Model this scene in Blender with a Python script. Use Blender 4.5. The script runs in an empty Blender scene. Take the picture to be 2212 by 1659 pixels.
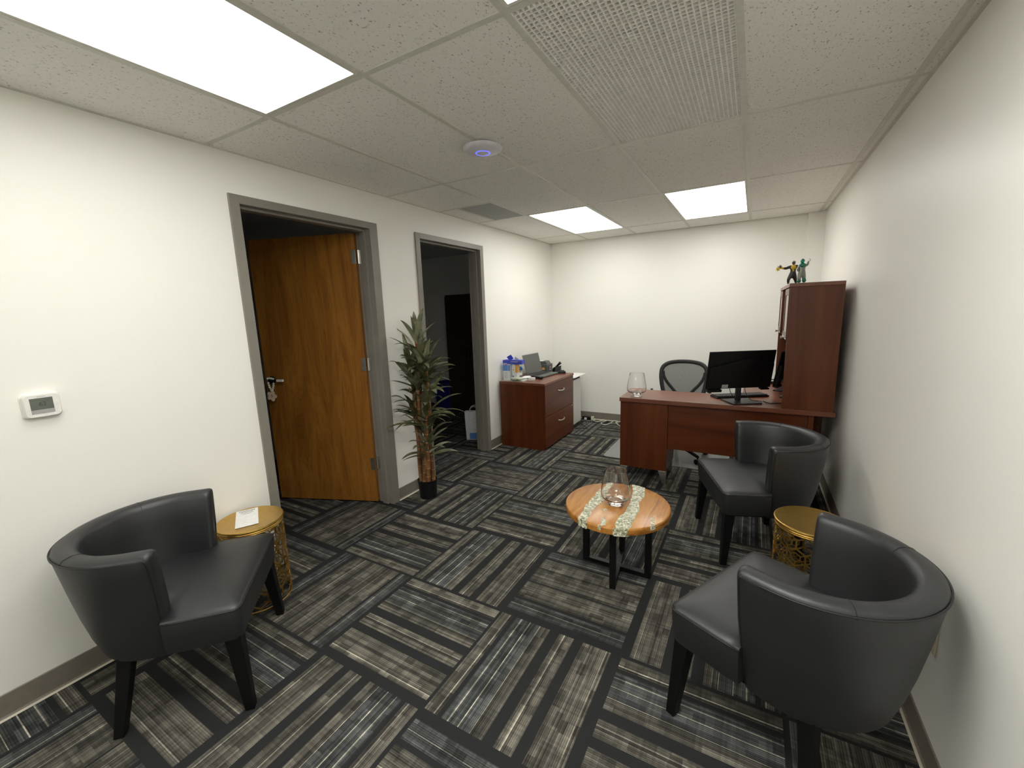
import bpy, bmesh, math, random
from mathutils import Vector, Matrix
PI = math.pi
random.seed(7)
SC = bpy.context.scene
COL = SC.collection

# ------------------------------------------------------------------ camera, world, exposure
F_PX = 903.98
yaw, pitch, roll = 0.5238, -0.172, -0.0337
ca, sa, cb, sb = math.cos(yaw), math.sin(yaw), math.cos(pitch), math.sin(pitch)
fwd = Vector((-sa * cb, ca * cb, sb)); right = Vector((ca, sa, 0)); up = right.cross(fwd)
r2 = right * math.cos(roll) + up * math.sin(roll); u2 = -right * math.sin(roll) + up * math.cos(roll)
cam_data = bpy.data.cameras.new('camera'); cam = bpy.data.objects.new('camera', cam_data); COL.objects.link(cam)
m = Matrix((r2, u2, -fwd)).transposed().to_4x4(); m.translation = Vector((2.4692, -0.0407, 1.5124))
cam.matrix_world = m
cam_data.sensor_fit = 'HORIZONTAL'; cam_data.sensor_width = 36.0; cam_data.lens = 36.0 * F_PX / 2212
cam_data.clip_start = 0.02
SC.camera = cam
world = bpy.data.worlds.new('world'); SC.world = world; world.use_nodes = True
world.node_tree.nodes['Background'].inputs['Strength'].default_value = 0.0
SC.view_settings.view_transform = 'Standard'; SC.view_settings.look = 'None'
SC.view_settings.gamma = 1.0; SC.view_settings.use_curve_mapping = False
SC.view_settings.exposure = 1.42
FILL_BEHIND, LIGHT_LEFT, LIGHT_RIGHT = 4.4, 2.6, 6.4      # ceiling panel emission, the only light in the room; unseen behind pair added for fill
LIGHT_FAR = 3.1
SC.cycles.use_denoising = True
SC.cycles.max_bounces = 14; SC.cycles.diffuse_bounces = 10

# room dimensions
W, L, H, YN = 3.041, 5.406, 2.394, -4.1
GX = [0.549, 1.159, 1.769, 2.379, 2.989]
GY = [-3.678, -2.456, -1.234, -0.012, 1.203, 2.4195, 3.6455, 4.896]

# ------------------------------------------------------------------ node helpers
class X:
    nt = None
    def __init__(s, v): s.v = v
    @staticmethod
    def op(o, *a):
        n = X.nt.nodes.new('ShaderNodeMath'); n.operation = o
        for i, q in enumerate(a):
            q = q.v if isinstance(q, X) else q
            if isinstance(q, (int, float)): n.inputs[i].default_value = q
            else: X.nt.links.new(q, n.inputs[i])
        return X(n.outputs[0])
    def __add__(s, o): return X.op('ADD', s, o)
    def __radd__(s, o): return X.op('ADD', o, s)
    def __sub__(s, o): return X.op('SUBTRACT', s, o)
    def __rsub__(s, o): return X.op('SUBTRACT', o, s)
    def __mul__(s, o): return X.op('MULTIPLY', s, o)
    def __rmul__(s, o): return X.op('MULTIPLY', o, s)
    def __truediv__(s, o): return X.op('DIVIDE', s, o)
    def floor(s): return X.op('FLOOR', s)
    def fract(s): return X.op('FRACT', s)
    def gt(s, o): return X.op('GREATER_THAN', s, o)
def link(a, b): X.nt.links.new(a, b)
def node(t, **kw):
    n = X.nt.nodes.new(t)
    for k, v in kw.items(): setattr(n, k, v)
    return n
def vec(x, y, z):
    n = node('ShaderNodeCombineXYZ')
    for i, q in enumerate((x, y, z)):
        q = q.v if isinstance(q, X) else q
        if isinstance(q, (int, float)): n.inputs[i].default_value = q
        else: link(q, n.inputs[i])
    return n.outputs[0]
def wn(x, y, z):
    n = node('ShaderNodeTexWhiteNoise', noise_dimensions='3D'); link(vec(x, y, z), n.inputs['Vector']); return X(n.outputs['Value'])
def ramp(fac, stops, interp='CONSTANT'):
    n = node('ShaderNodeValToRGB'); cr = n.color_ramp; cr.interpolation = interp
    while len(cr.elements) > 1: cr.elements.remove(cr.elements[-1])
    cr.elements[0].position = stops[0][0]; cr.elements[0].color = (*stops[0][1], 1)
    for p, c in stops[1:]:
        e = cr.elements.new(p); e.color = (*c, 1)
    link(fac.v if isinstance(fac, X) else fac, n.inputs[0]); return n.outputs[0]
def mixc(f, a, b, mode='MIX'):
    n = node('ShaderNodeMix', data_type='RGBA', blend_type=mode)
    for s, q in ((n.inputs[0], f), (n.inputs[6], a), (n.inputs[7], b)):
        q = q.v if isinstance(q, X) else q
        if isinstance(q, (int, float)): s.default_value = q
        elif isinstance(q, tuple): s.default_value = (*q, 1)
        else: link(q, s)
    return n.outputs[2]
def objco():
    return node('ShaderNodeTexCoord').outputs['Object']
def mapped(scale=(1, 1, 1), rot=(0, 0, 0)):
    n = node('ShaderNodeMapping'); link(objco(), n.inputs[0]); n.inputs['Scale'].default_value = scale; n.inputs['Rotation'].default_value = rot
    return n.outputs[0]
def noise(v, scale, detail=3, rough=.5, dist=0.0):
    n = node('ShaderNodeTexNoise'); link(v, n.inputs['Vector']); n.inputs['Scale'].default_value = scale
    n.inputs['Detail'].default_value = detail; n.inputs['Roughness'].default_value = rough; n.inputs['Distortion'].default_value = dist
    return X(n.outputs[0])
def bump(h, strength=.2, dist=.002):
    n = node('ShaderNodeBump'); n.inputs['Strength'].default_value = strength; n.inputs['Distance'].default_value = dist
    link(h.v, n.inputs['Height']); return n.outputs[0]
def start(name):
    mt = bpy.data.materials.new(name); mt.use_nodes = True; X.nt = mt.node_tree
    b = X.nt.nodes['Principled BSDF']; return mt, b
def setp(b, color=None, rough=None, metal=None, spec=None, **kw):
    for k, v in (('Base Color', color), ('Roughness', rough), ('Metallic', metal), ('Specular IOR Level', spec)):
        if v is None: continue
        s = b.inputs[k]
        if isinstance(v, X): v = v.v
        if isinstance(v, tuple): s.default_value = (*v, 1)
        elif isinstance(v, (int, float)): s.default_value = v
        else: link(v, s)
    for k, v in kw.items():
        s = b.inputs[k.replace('_', ' ')]
        if isinstance(v, (int, float)): s.default_value = v
        elif isinstance(v, tuple): s.default_value = (*v, 1)
        else: link(v, s)
MATS = {}
def plain(name, color, rough=.5, metal=0.0, spec=.5, nscale=40, namt=.06, bmp=0.0, bscale=300, **kw):
    """procedural: base colour with slight mottling, optional fine bump"""
    if name in MATS: return MATS[name]
    mt, b = start(name)
    nz = noise(objco(), nscale, 4)
    lo = tuple(c * (1 - namt) for c in color); hi = tuple(min(1, c * (1 + namt)) for c in color)
    setp(b, ramp(nz, [(.3, lo), (.7, hi)], 'LINEAR'), rough, metal, spec, **kw)
    if bmp: link(bump(noise(objco(), bscale, 3), bmp, .001), b.inputs['Normal'])
    MATS[name] = mt; return mt

# ---- carpet tiles
def carpet():
    mt, b = start('carpet_tiles')
    sep = node('ShaderNodeSeparateXYZ'); link(objco(), sep.inputs[0])
    x, y = X(sep.outputs[0]), X(sep.outputs[1])
    tx = (x - .82) / .61 + 10.0; ty = (y - .965) / .61 + 10.0
    ix, iy, fx, fy = tx.floor(), ty.floor(), tx.fract(), ty.fract()
    par = ((ix + iy) * .5).fract().gt(.25)
    s = par * fx + (1 - par) * (1 - fy)
    t = par * fy + (1 - par) * fx
    hsh = lambda a, bb, c: (ix * a + iy * bb + ix * iy * c).fract()
    var = hsh(.667, .522, .452).gt(.6); flip = hsh(.872, .825, .805).gt(.5)
    s = flip * (1 - s) + (1 - flip) * s
    seed = ix * 17.3 + iy * 5.7
    D, T, B, P, K = (.0225, .0230, .0235), (.112, .105, .088), (.068, .0720, .0715), (.33, .315, .26), (.070, .066, .056)
    c1 = ramp(s, [(0, D), (.012, T), (.086, P), (.094, K), (.115, D), (.15, B), (.195, P), (.202, B), (.272, P), (.279, B), (.36, P), (.367, K), (.40, T),
                  (.45, D), (.53, T), (.57, P), (.577, K), (.60, T), (.65, D), (.72, T), (.80, K), (.83, T), (.90, P), (.907, T), (.935, D)])
    c2 = ramp(s, [(0, D), (.02, B), (.10, P), (.107, B), (.13, D), (.16, T), (.29, P), (.297, K), (.36, T), (.50, K), (.53, D), (.545, T), (.62, P), (.627, T), (.70, K),
                  (.765, D), (.80, B), (.86, P), (.867, B), (.935, D)])
    base = mixc(var, c1, c2)
    # woven blocks along the stripe, cross threads and ribs
    lane = (s * 22).floor(); ln = wn(lane, seed, 1.0)
    blk = wn(lane, (t * (8 + ln * 7) + ln * 5).floor(), seed)
    crs = wn((t * 60).floor(), seed, 3.0)
    wide = wn((s * 6).floor(), (t * 11).floor(), seed + 2.0)
    rib = X.op('SINE', s * (2 * PI * 80)) * .5 + .5
    thr = wn((s * 80).floor(), seed, 7.0)
    fuzz = noise(objco(), 260, 2)
    g = (blk * .75 + .55) * (crs * .34 + .83) * (wide * .4 + .80) * (rib * .5 + .68) * (thr * .8 + .62) * (fuzz * .8 + .6)
    n = node('ShaderNodeVectorMath', operation='SCALE'); link(base, n.inputs[0]); link(g.v, n.inputs['Scale'])
    lum = node('ShaderNodeSeparateColor'); link(base, lum.inputs[0]); isgap = X(lum.outputs[0]).gt(.03)
    edge = t.gt(.015) * (1 - t.gt(.99))
    col = mixc(isgap * edge, D, n.outputs[0])
    setp(b, col, .95, 0, .15)
    link(bump(rib * isgap + fuzz * .8, .35, .002), b.inputs['Normal'])
    return mt
def wall_paint(name='wall_paint', col=(.88, .87, .825)):
    mt, b = start(name)
    h = noise(objco(), 170, 3, .55); big = noise(objco(), 1.2, 2)
    setp(b, ramp(big, [(.3, tuple(c * .985 for c in col)), (.7, col)], 'LINEAR'), .42, 0, .35)
    link(bump(h, .22, .0012), b.inputs['Normal']); return mt
def ceiling_tile():
    mt, b = start('acoustic_tile')
    sep = node('ShaderNodeSeparateXYZ'); link(objco(), sep.inputs[0])
    v = mapped((150, 95, 1)); nz = node('ShaderNodeTexNoise'); link(v, nz.inputs[0]); nz.inputs['Scale'].default_value = 1.0; nz.inputs['Detail'].default_value = 2
    pits = X(nz.outputs[0]); fine = noise(objco(), 220, 2)
    c = ramp(pits, [(.28, (.36, .35, .33)), (.36, (.86, .845, .80)), (.7, (.90, .885, .84))], 'LINEAR')
    setp(b, c, .9, 0, .1)
    link(bump(pits * .8 + fine * .5, .25, .0008), b.inputs['Normal']); return mt
def wood(name, c_dark, c_mid, c_light, axis='Z', rough=.33, spec=.38, scale=9.0, stretch=.06, dist=1.2, coat=0.0, pores=.25):
    mt, b = start(name)
    sc = {'X': (stretch, 1, 1), 'Y': (1, stretch, 1), 'Z': (1, 1, stretch)}[axis]
    v = mapped(sc)
    a = noise(v, scale, 5, .55, dist)
    fine_sc = {'X': (.012, 1, 1), 'Y': (1, .012, 1), 'Z': (1, 1, .012)}[axis]
    f = noise(mapped(fine_sc), 260, 2)
    c = ramp(a, [(.30, c_dark), (.48, c_mid), (.66, c_light)], 'LINEAR')
    c = mixc(f.gt(.58) * pores, c, tuple(q * .45 for q in c_dark))
    setp(b, c, rough, 0, spec, Coat_Weight=coat, Coat_Roughness=.12); return mt
def oak():
    mt, b = start('oak_veneer')
    v = mapped((1, 1, .10))
    a = noise(v, 7.0, 3, .5, 2.2)
    rings = X.op('SINE', a * 62.0) * .5 + .5
    f = noise(mapped((1, 1, .02)), 230, 2)
    c = ramp(a, [(.3, (.21, .080, .012)), (.55, (.31, .128, .022)), (.75, (.36, .155, .028))], 'LINEAR')
    c = mixc(X.op('POWER', rings, 5.0) * .28, c, (.085, .028, .005))
    c = mixc(f.gt(.57) * .28, c, (.10, .034, .006))
    setp(b, c, .38, 0, .4); return mt
def leather():
    mt, b = start('black_leather')
    vo = node('ShaderNodeTexVoronoi'); link(objco(), vo.inputs['Vector']); vo.inputs['Scale'].default_value = 420
    nz = noise(objco(), 5, 3)
    setp(b, ramp(nz, [(.3, (.0095, .0105, .0120)), (.7, (.0128, .0140, .0160))], 'LINEAR'), .47, 0, .75)
    link(bump(X(vo.outputs['Distance']) + noise(objco(), 9, 2) * 1.5, .12, .0015), b.inputs['Normal']); return mt
def glass(name='clear_glass', col=(1, 1, 1), ior=1.45, rough=0.0):
    mt, b = start(name)
    setp(b, col, rough, 0, .5, Transmission_Weight=1.0, IOR=ior)
    nz = noise(objco(), 3, 1); link(bump(nz, .02, .001), b.inputs['Normal']); return mt
def emit(name, col, strength):
    mt, b = start(name); setp(b, col, .6); b.inputs['Emission Color'].default_value = (*col, 1); b.inputs['Emission Strength'].default_value = strength; return mt
def inlay():
    mt, b = start('crushed_glass_inlay')
    vo = node('ShaderNodeTexVoronoi'); link(objco(), vo.inputs['Vector']); vo.inputs['Scale'].default_value = 95
    sc = node('ShaderNodeSeparateColor'); link(vo.outputs['Color'], sc.inputs[0]); rnd = X(sc.outputs[0])
    c = ramp(rnd, [(0, (.26, .26, .15)), (.3, (.48, .49, .32)), (.6, (.62, .63, .45)), (.86, (.95, .95, .78))], 'LINEAR')
    setp(b, c, X(sc.outputs[1]) * .4 + .05, 0, .8, Coat_Weight=.8, Coat_Roughness=.05)
    link(bump(X(vo.outputs['Distance']) + rnd * .6, 1.0, .006), b.inputs['Normal']); return mt
def table_wood():
    mt, b = start('live_edge_wood')
    v = mapped((1, .16, 1), (0, 0, -.28))
    a = noise(v, 14, 5, .6, 1.6); k = noise(objco(), 7, 3, .6)
    c = ramp(a, [(.28, (.21, .070, .012)), (.48, (.45, .185, .034)), (.70, (.60, .31, .072))], 'LINEAR')
    c = mixc(X.op('SMOOTH_MIN', k.gt(.66) * .5, 1.0, .1), c, (.16, .055, .015))
    setp(b, c, (.34), 0, .4, Coat_Weight=.22, Coat_Roughness=.16); return mt
def leaf_mat(name, c1, c2):
    mt, b = start(name); nz = noise(objco(), 14, 3)
    setp(b, ramp(nz, [(.35, c1), (.65, c2)], 'LINEAR'), .45, 0, .4); return mt
def cane_mat():
    mt, b = start('bamboo_cane'); nz = noise(mapped((1, 1, .25)), 30, 4)
    sep = node('ShaderNodeSeparateXYZ'); link(objco(), sep.inputs[0]); g = (X(sep.outputs[2]) / .074).fract()
    c = mixc((1 - g.gt(.10)) * .75, ramp(nz, [(.3, (.07, .028, .010)), (.55, (.19, .085, .030)), (.75, (.30, .155, .06))], 'LINEAR'), (.34, .20, .09))
    setp(b, c, .55, 0, .4); return mt

M = dict(
    carpet=carpet(), wall=wall_paint(), tile=ceiling_tile(),
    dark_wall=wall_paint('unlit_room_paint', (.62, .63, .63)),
    tbar=plain('grid_enamel', (.66, .65, .58), .45), base=plain('vinyl_base', (.195, .172, .142), .5),
    toe_glint=plain('toe_glint', (.62, .58, .48), .7), frame=plain('frame_enamel', (.225, .208, .180), .4, nscale=8),
    cherry_z=wood('cherry_upright', (.062, .0125, .0028), (.096, .0208, .0042), (.126, .0305, .0064), 'Z'),
    cherry_x=wood('cherry_lengthwise', (.066, .0128, .0030), (.098, .0210, .0043), (.128, .0310, .0066), 'X'),
    cherry_y=wood('cherry_crosswise', (.066, .0128, .0030), (.098, .0210, .0043), (.128, .0310, .0066), 'Y'),
    cherry_lit_top_x=wood('cherry_lit_top_lengthwise', (.125, .034, .015), (.165, .050, .022), (.195, .064, .030), 'X', .32, .6),  # lighter copy of the cherry: reflected light put into the tops' colour
    cherry_lit_top_y=wood('cherry_lit_top_crosswise', (.125, .034, .015), (.165, .050, .022), (.195, .064, .030), 'Y', .32, .6),  # reflection on the tops painted in here too, grain turned
    oak=oak(), leather=leather(), black_wood=plain('black_lacquer', (.0035, .0035, .004), .45, spec=.22, bmp=.05),
    piping=plain('leather_piping', (.009, .009, .010), .5), steel=plain('brushed_steel', (.60, .60, .58), .35, 1.0),
    nickel=plain('satin_nickel', (.62, .60, .55), .3, 1.0), black_metal=plain('black_powder_coat', (.004, .004, .0045), .42, spec=.3),
    gold=plain('gold_paint', (.62, .40, .11), .36, 1.0), gold_dark=plain('gold_lattice_paint', (.52, .33, .085), .4, 1.0),
    panel_behind=emit('fill_panel_behind', (1.0, .988, .935), FILL_BEHIND), panel_left=emit('light_panel_left', (1.0, .988, .935), LIGHT_LEFT), panel_right=emit('light_panel_right', (1.0, .988, .935), LIGHT_RIGHT), panel_far=emit('light_panel_far', (1.0, .988, .935), LIGHT_FAR),  # the behind panels are unseen, added as fill
    plastic_w=plain('white_plastic', (.80, .79, .75), .35), plastic_ap=plain('white_lilac_plastic', (.70, .69, .74), .4),
    plastic_k=plain('black_plastic', (.004, .004, .0045), .4, spec=.3), plastic_g=plain('grey_plastic', (.085, .095, .088), .45),
    plastic_m=plain('charcoal_plastic', (.014, .0145, .0155), .42, spec=.4), blue_glow=emit('blue_glow', (.10, .12, 1.0), .75),
    lcd=plain('lcd_grey', (.115, .130, .105), .25), lcd_bar=plain('lcd_bar', (.36, .35, .35), .3), ink=plain('ink', (.03, .035, .03), .6),
    paper=plain('paper', (.83, .83, .81), .8), glass=glass(), frosted=plain('frosted_panel', (.42, .38, .32), .35),
    inlay=inlay(), table=table_wood(), pot=plain('black_pot', (.005, .005, .006), .45, spec=.3), soil=plain('soil', (.03, .02, .012), .95, bmp=.6),
    leaf=leaf_mat('olive_leaf', (.060, .064, .028), (.165, .172, .082)), leaf2=leaf_mat('pale_leaf', (.11, .118, .058), (.27, .275, .18)),
    cane=cane_mat(), cane_ring=plain('cane_node', (.30, .19, .09), .6),
    mesh=plain('grey_mesh_fabric', (.10, .105, .102), .8), chair_frame=plain('chair_frame_plastic', (.030, .0305, .031), .5, spec=.3), net=plain('translucent_net', (.26, .27, .255), .8, Alpha=.62), white_cab=plain('white_laminate', (.66, .66, .63), .4),
    chrome_laptop=plain('laptop_shell', (.11, .118, .112), .4, .3), screen=plain('dark_screen', (.095, .098, .090), .22, 0, .6),
    blue_card=plain('blue_card', (.045, .075, .52), .45), sky_card=plain('light_blue_card', (.10, .25, .62), .45), white_card=plain('white_card', (.72, .73, .74), .5),
    red_card=plain('red_card', (.55, .10, .13), .5), orange=plain('orange_card', (.78, .40, .08), .5), green=plain('green_print', (.16, .34, .05), .5),
    bag=plain('clear_bag', (.66, .68, .56), .2, Transmission_Weight=.35), cap=plain('blue_cap', (.012, .085, .25), .35),
    bottle=plain('bottle_film', (.62, .66, .70), .25, Transmission_Weight=.4), choc=plain('brown_sweets', (.10, .045, .035), .5),
    bead=plain('white_beads', (.68, .69, .60), .5), tagwood=plain('pale_plywood', (.74, .58, .45), .6, nscale=15, namt=.12),
    yellow=plain('yellow_paint', (.78, .53, .03), .35), toy_dark=plain('dark_paint', (.032, .022, .026), .35), toy_skin=plain('brown_paint', (.15, .10, .085), .45),
    teal=plain('translucent_teal', (.02, .30, .20), .12, Transmission_Weight=.55), toy_grey=plain('silver_paint', (.22, .24, .21), .35, .4),
    mat=plain('clear_chair_mat', (.30, .31, .305), .22, Transmission_Weight=.25), brown_dark=plain('dark_brown_board', (.03, .018, .012), .5),
    bin=plain('blue_bin', (.01, .02, .20), .4), grille=plain('grille_enamel', (.88, .86, .82), .5), vent_back=plain('vent_shade', (.07, .055, .05), .9), plenum=plain('plenum', (.16, .13, .13), .9),
    grey_panel=plain('grey_panel', (.42, .43, .40), .7), cream=plain('cream_plastic', (.62, .58, .40), .4), cord=plain('white_cord', (.62, .60, .50), .5),
)

# ------------------------------------------------------------------ object helpers
def tag(o, label=None, cat=None, group=None, kind=None):
    for k, v in (('label', label), ('category', cat), ('group', group), ('kind', kind)):
        if v: o[k] = v
    return o
def thing(name, label, cat, loc=(0, 0, 0), rz=0.0, group=None, kind=None):
    o = bpy.data.objects.new(name, None); COL.objects.link(o); o.empty_display_size = .1
    o.location = loc; o.rotation_euler = (0, 0, rz); return tag(o, label, cat, group, kind)
def obj(name, bm, mat, parent=None, smooth=False, bevel=0.0, seg=2, angle=35, loc=None, rot=None):
    bmesh.ops.recalc_face_normals(bm, faces=bm.faces)
    me = bpy.data.meshes.new(name); bm.to_mesh(me); bm.free()
    me.materials.append(mat)
    o = bpy.data.objects.new(name, me); COL.objects.link(o)
    if parent: o.parent = parent
    if loc: o.location = loc
    if rot: o.rotation_euler = rot
    if smooth or bevel:
        me.shade_smooth() if smooth is True else None
    if smooth == 'auto':
        me.shade_smooth(); me.set_sharp_from_angle(angle=math.radians(angle))
    if bevel:
        b = o.modifiers.new('bevel', 'BEVEL'); b.width = bevel; b.segments = seg; b.limit_method = 'ANGLE'; b.angle_limit = math.radians(40)
    return o
def B(): return bmesh.new()
def box(bm, x0, x1, y0, y1, z0, z1, mtx=None):
    v = [bm.verts.new(p) for p in ((x0, y0, z0), (x1, y0, z0), (x1, y1, z0), (x0, y1, z0), (x0, y0, z1), (x1, y0, z1), (x1, y1, z1), (x0, y1, z1))]
    for f in ((0, 3, 2, 1), (4, 5, 6, 7), (0, 1, 5, 4), (1, 2, 6, 5), (2, 3, 7, 6), (3, 0, 4, 7)): bm.faces.new([v[i] for i in f])
    if mtx is not None: bmesh.ops.transform(bm, matrix=mtx, verts=v)
    return bm
def bx(*a, **k): return box(B(), *a, **k)
def taper(bm, top, bot, zt, zb, st, sb_):
    """square post from centre top (x,y) to centre bottom"""
    a = []
    for (c, z, s) in ((bot, zb, sb_), (top, zt, st)):
        a.append([bm.verts.new((c[0] + i * s / 2, c[1] + j * s / 2, z)) for i, j in ((-1, -1), (1, -1), (1, 1), (-1, 1))])
    bm.faces.new(a[0][::-1]); bm.faces.new(a[1])
    for k in range(4): bm.faces.new((a[0][k], a[0][(k + 1) % 4], a[1][(k + 1) % 4], a[1][k]))
    return bm
def rings(bm, R, cap0=True, cap1=True, closed=True):
    """skin a list of equal-length point loops"""
    V = [[bm.verts.new(p) for p in r] for r in R]; n = len(R[0])
    for a, b in zip(V, V[1:]):
        for k in range(n if closed else n - 1): bm.faces.new((a[k], a[(k + 1) % n], b[(k + 1) % n], b[k]))
    if cap0: bm.faces.new(V[0][::-1])
    if cap1: bm.faces.new(V[-1])
    return V
def lathe(bm, prof, n=32, c=(0, 0), cap0=True, cap1=True):
    rings(bm, [[(c[0] + r * math.cos(2 * PI * k / n), c[1] + r * math.sin(2 * PI * k / n), z) for k in range(n)] for r, z in prof], cap0, cap1); return bm
def catmull(P, sub=8, closed=False):
    P = [Vector(p) for p in P]; out = []; n = len(P)
    for i in range(n if closed else n - 1):
        p0 = P[(i - 1) % n] if closed or i > 0 else P[0]; p1 = P[i]; p2 = P[(i + 1) % n]; p3 = P[(i + 2) % n] if closed or i + 2 < n else P[-1]
        for k in range(sub):
            t = k / sub
            out.append(.5 * ((2 * p1) + (-p0 + p2) * t + (2 * p0 - 5 * p1 + 4 * p2 - p3) * t * t + (-p0 + 3 * p1 - 3 * p2 + p3) * t ** 3))
    if not closed: out.append(P[-1])
    return out
def tube(bm, P, r, n=8, closed=False, flat=None, ref=(0, 0, 1)):
    P = [Vector(p) for p in P]; R = []; ref = Vector(ref); N = len(P)
    for i, p in enumerate(P):
        a = P[(i - 1) % N] if closed or i else P[0]; b = P[(i + 1) % N] if closed or i < N - 1 else P[-1]
        t = (b - a).normalized()
        if abs(t.dot(ref)) > .97: ref = Vector((1, 0, 0))
        s = t.cross(ref).normalized(); q = s.cross(t)
        rr = r(i / (N - 1)) if callable(r) else r; f = flat or 1.0
        R.append([p + s * (rr * math.cos(2 * PI * k / n)) + q * (rr * f * math.sin(2 * PI * k / n)) for k in range(n)])
    if closed: rings(bm, R + [R[0]], False, False); bmesh.ops.remove_doubles(bm, verts=bm.verts, dist=1e-6)
    else: rings(bm, R)
    return bm
def prism(bm, poly, z0, z1):
    rings(bm, [[(x, y, z0) for x, y in poly], [(x, y, z1) for x, y in poly]]); return bm
def ball(bm, c, r, u=12, v=8, sc=(1, 1, 1)):
    bmesh.ops.create_uvsphere(bm, u_segments=u, v_segments=v, radius=r, matrix=Matrix.Translation(c) @ Matrix.Diagonal((*sc, 1))); return bm
def rrect(w, h, r, n=5):
    out = []
    for cx, cy, a0 in ((w / 2 - r, h / 2 - r, 0), (-w / 2 + r, h / 2 - r, PI / 2), (-w / 2 + r, -h / 2 + r, PI), (w / 2 - r, -h / 2 + r, 1.5 * PI)):
        out += [(cx + r * math.cos(a0 + PI / 2 * k / n), cy + r * math.sin(a0 + PI / 2 * k / n)) for k in range(n + 1)]
    return out
def text_bm(s, size, mtx, depth=.0006):
    cu = bpy.data.curves.new('lettering', 'FONT'); cu.body = s; cu.size = size; cu.extrude = depth; cu.align_x = 'CENTER'; cu.align_y = 'CENTER'
    o = bpy.data.objects.new('lettering', cu); me = bpy.data.meshes.new_from_object(o)
    bm = B(); bm.from_mesh(me); bmesh.ops.transform(bm, matrix=mtx, verts=bm.verts)
    bpy.data.objects.remove(o); bpy.data.curves.remove(cu); bpy.data.meshes.remove(me); return bm
def copy_thing(o, loc, rz, label):
    c = o.copy(); COL.objects.link(c); c.location = loc; c.rotation_euler = (0, 0, rz); c['label'] = label
    for ch in [q for q in COL.objects if q.parent == o]:
        d = ch.copy(); COL.objects.link(d); d.parent = c
        for g in [q for q in COL.objects if q.parent == ch]:
            e = g.copy(); COL.objects.link(e); e.parent = d
    return c

# ------------------------------------------------------------------ the setting
D1 = (1.272, 1.325, 2.222, 2.2935); D2 = (2.7044, 2.757, 3.652, 3.708)   # outer, inner, inner, outer edges of the two door frames
ZT, ZI = 2.182, 2.136
WT = .125
S = dict(kind='structure')
tag(obj('floor', bx(-3.4, W + .1, YN - .1, L + .1, -.05, 0), M['carpet']), 'dark grey striped carpet tiles laid in quarter turns', 'floor', **S)
bm = B()
oa, ob = (D1[0] + .02, D1[3] - .02), (D2[0] + .02, D2[3] - .02)
for y0, y1, z0 in ((YN - .1, oa[0], 0), (oa[0], oa[1], ZT - .02), (oa[1], ob[0], 0), (ob[0], ob[1], ZT - .02), (ob[1], L, 0)): box(bm, -WT, 0, y0, y1, z0, H + .3)
tag(obj('wall_left', bm, M['wall']), 'off-white wall with the two doorways', 'wall', **S)
tag(obj('wall_right', bx(W, W + .1, YN - .1, L + .1, 0, H + .3), M['wall']), 'off-white wall behind the two armchairs on the right', 'wall', **S)
tag(obj('wall_far', bx(-3.4, W, L, L + .1, 0, H + .3), M['wall']), 'off-white end wall behind the desk', 'wall', **S)
tag(obj('wall_near', bx(0, W, YN - .1, YN, 0, H + .3), M['wall']), 'off-white wall behind the viewer', 'wall', **S)
tag(obj('column', bx(2.893, W, 5.345, L, 0, H), M['wall']), 'shallow off-white boxed column in the far right corner', 'column', **S)
# rooms beyond the doorways
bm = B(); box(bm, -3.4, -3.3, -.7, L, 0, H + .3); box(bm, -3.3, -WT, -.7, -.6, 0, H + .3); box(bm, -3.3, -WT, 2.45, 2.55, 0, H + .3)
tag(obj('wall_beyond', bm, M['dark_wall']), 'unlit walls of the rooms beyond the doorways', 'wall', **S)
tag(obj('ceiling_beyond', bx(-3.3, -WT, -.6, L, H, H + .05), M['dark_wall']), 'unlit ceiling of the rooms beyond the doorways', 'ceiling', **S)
# baseboards with a cove toe
def baseb(name, segs, label):
    bm = B(); cb_ = B()
    for axis, c, sgn, a, b in segs:
        prof = [(0, 0), (.013, 0), (.011, .006), (.006, .014), (.0045, .098), (.002, .101), (0, .101)]
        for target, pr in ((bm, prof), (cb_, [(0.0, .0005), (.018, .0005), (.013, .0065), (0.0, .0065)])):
            R = []
            for t in (a, b):
                R.append([((c + sgn * d, t, z) if axis == 'x' else (t, c + sgn * d, z)) for d, z in pr])
            rings(target, R)
    o = tag(obj(name, bm, M['base']), label, 'baseboard', **S); obj('toe_glint_line', cb_, M['toe_glint'], o)  # pale strip painted in for the light caught along the toe
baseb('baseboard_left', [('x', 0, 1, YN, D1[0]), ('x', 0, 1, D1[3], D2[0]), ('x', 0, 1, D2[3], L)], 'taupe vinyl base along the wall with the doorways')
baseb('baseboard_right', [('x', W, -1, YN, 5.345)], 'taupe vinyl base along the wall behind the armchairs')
baseb('baseboard_far', [('y', L, -1, 0, 2.893)], 'taupe vinyl base along the end wall')

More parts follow.
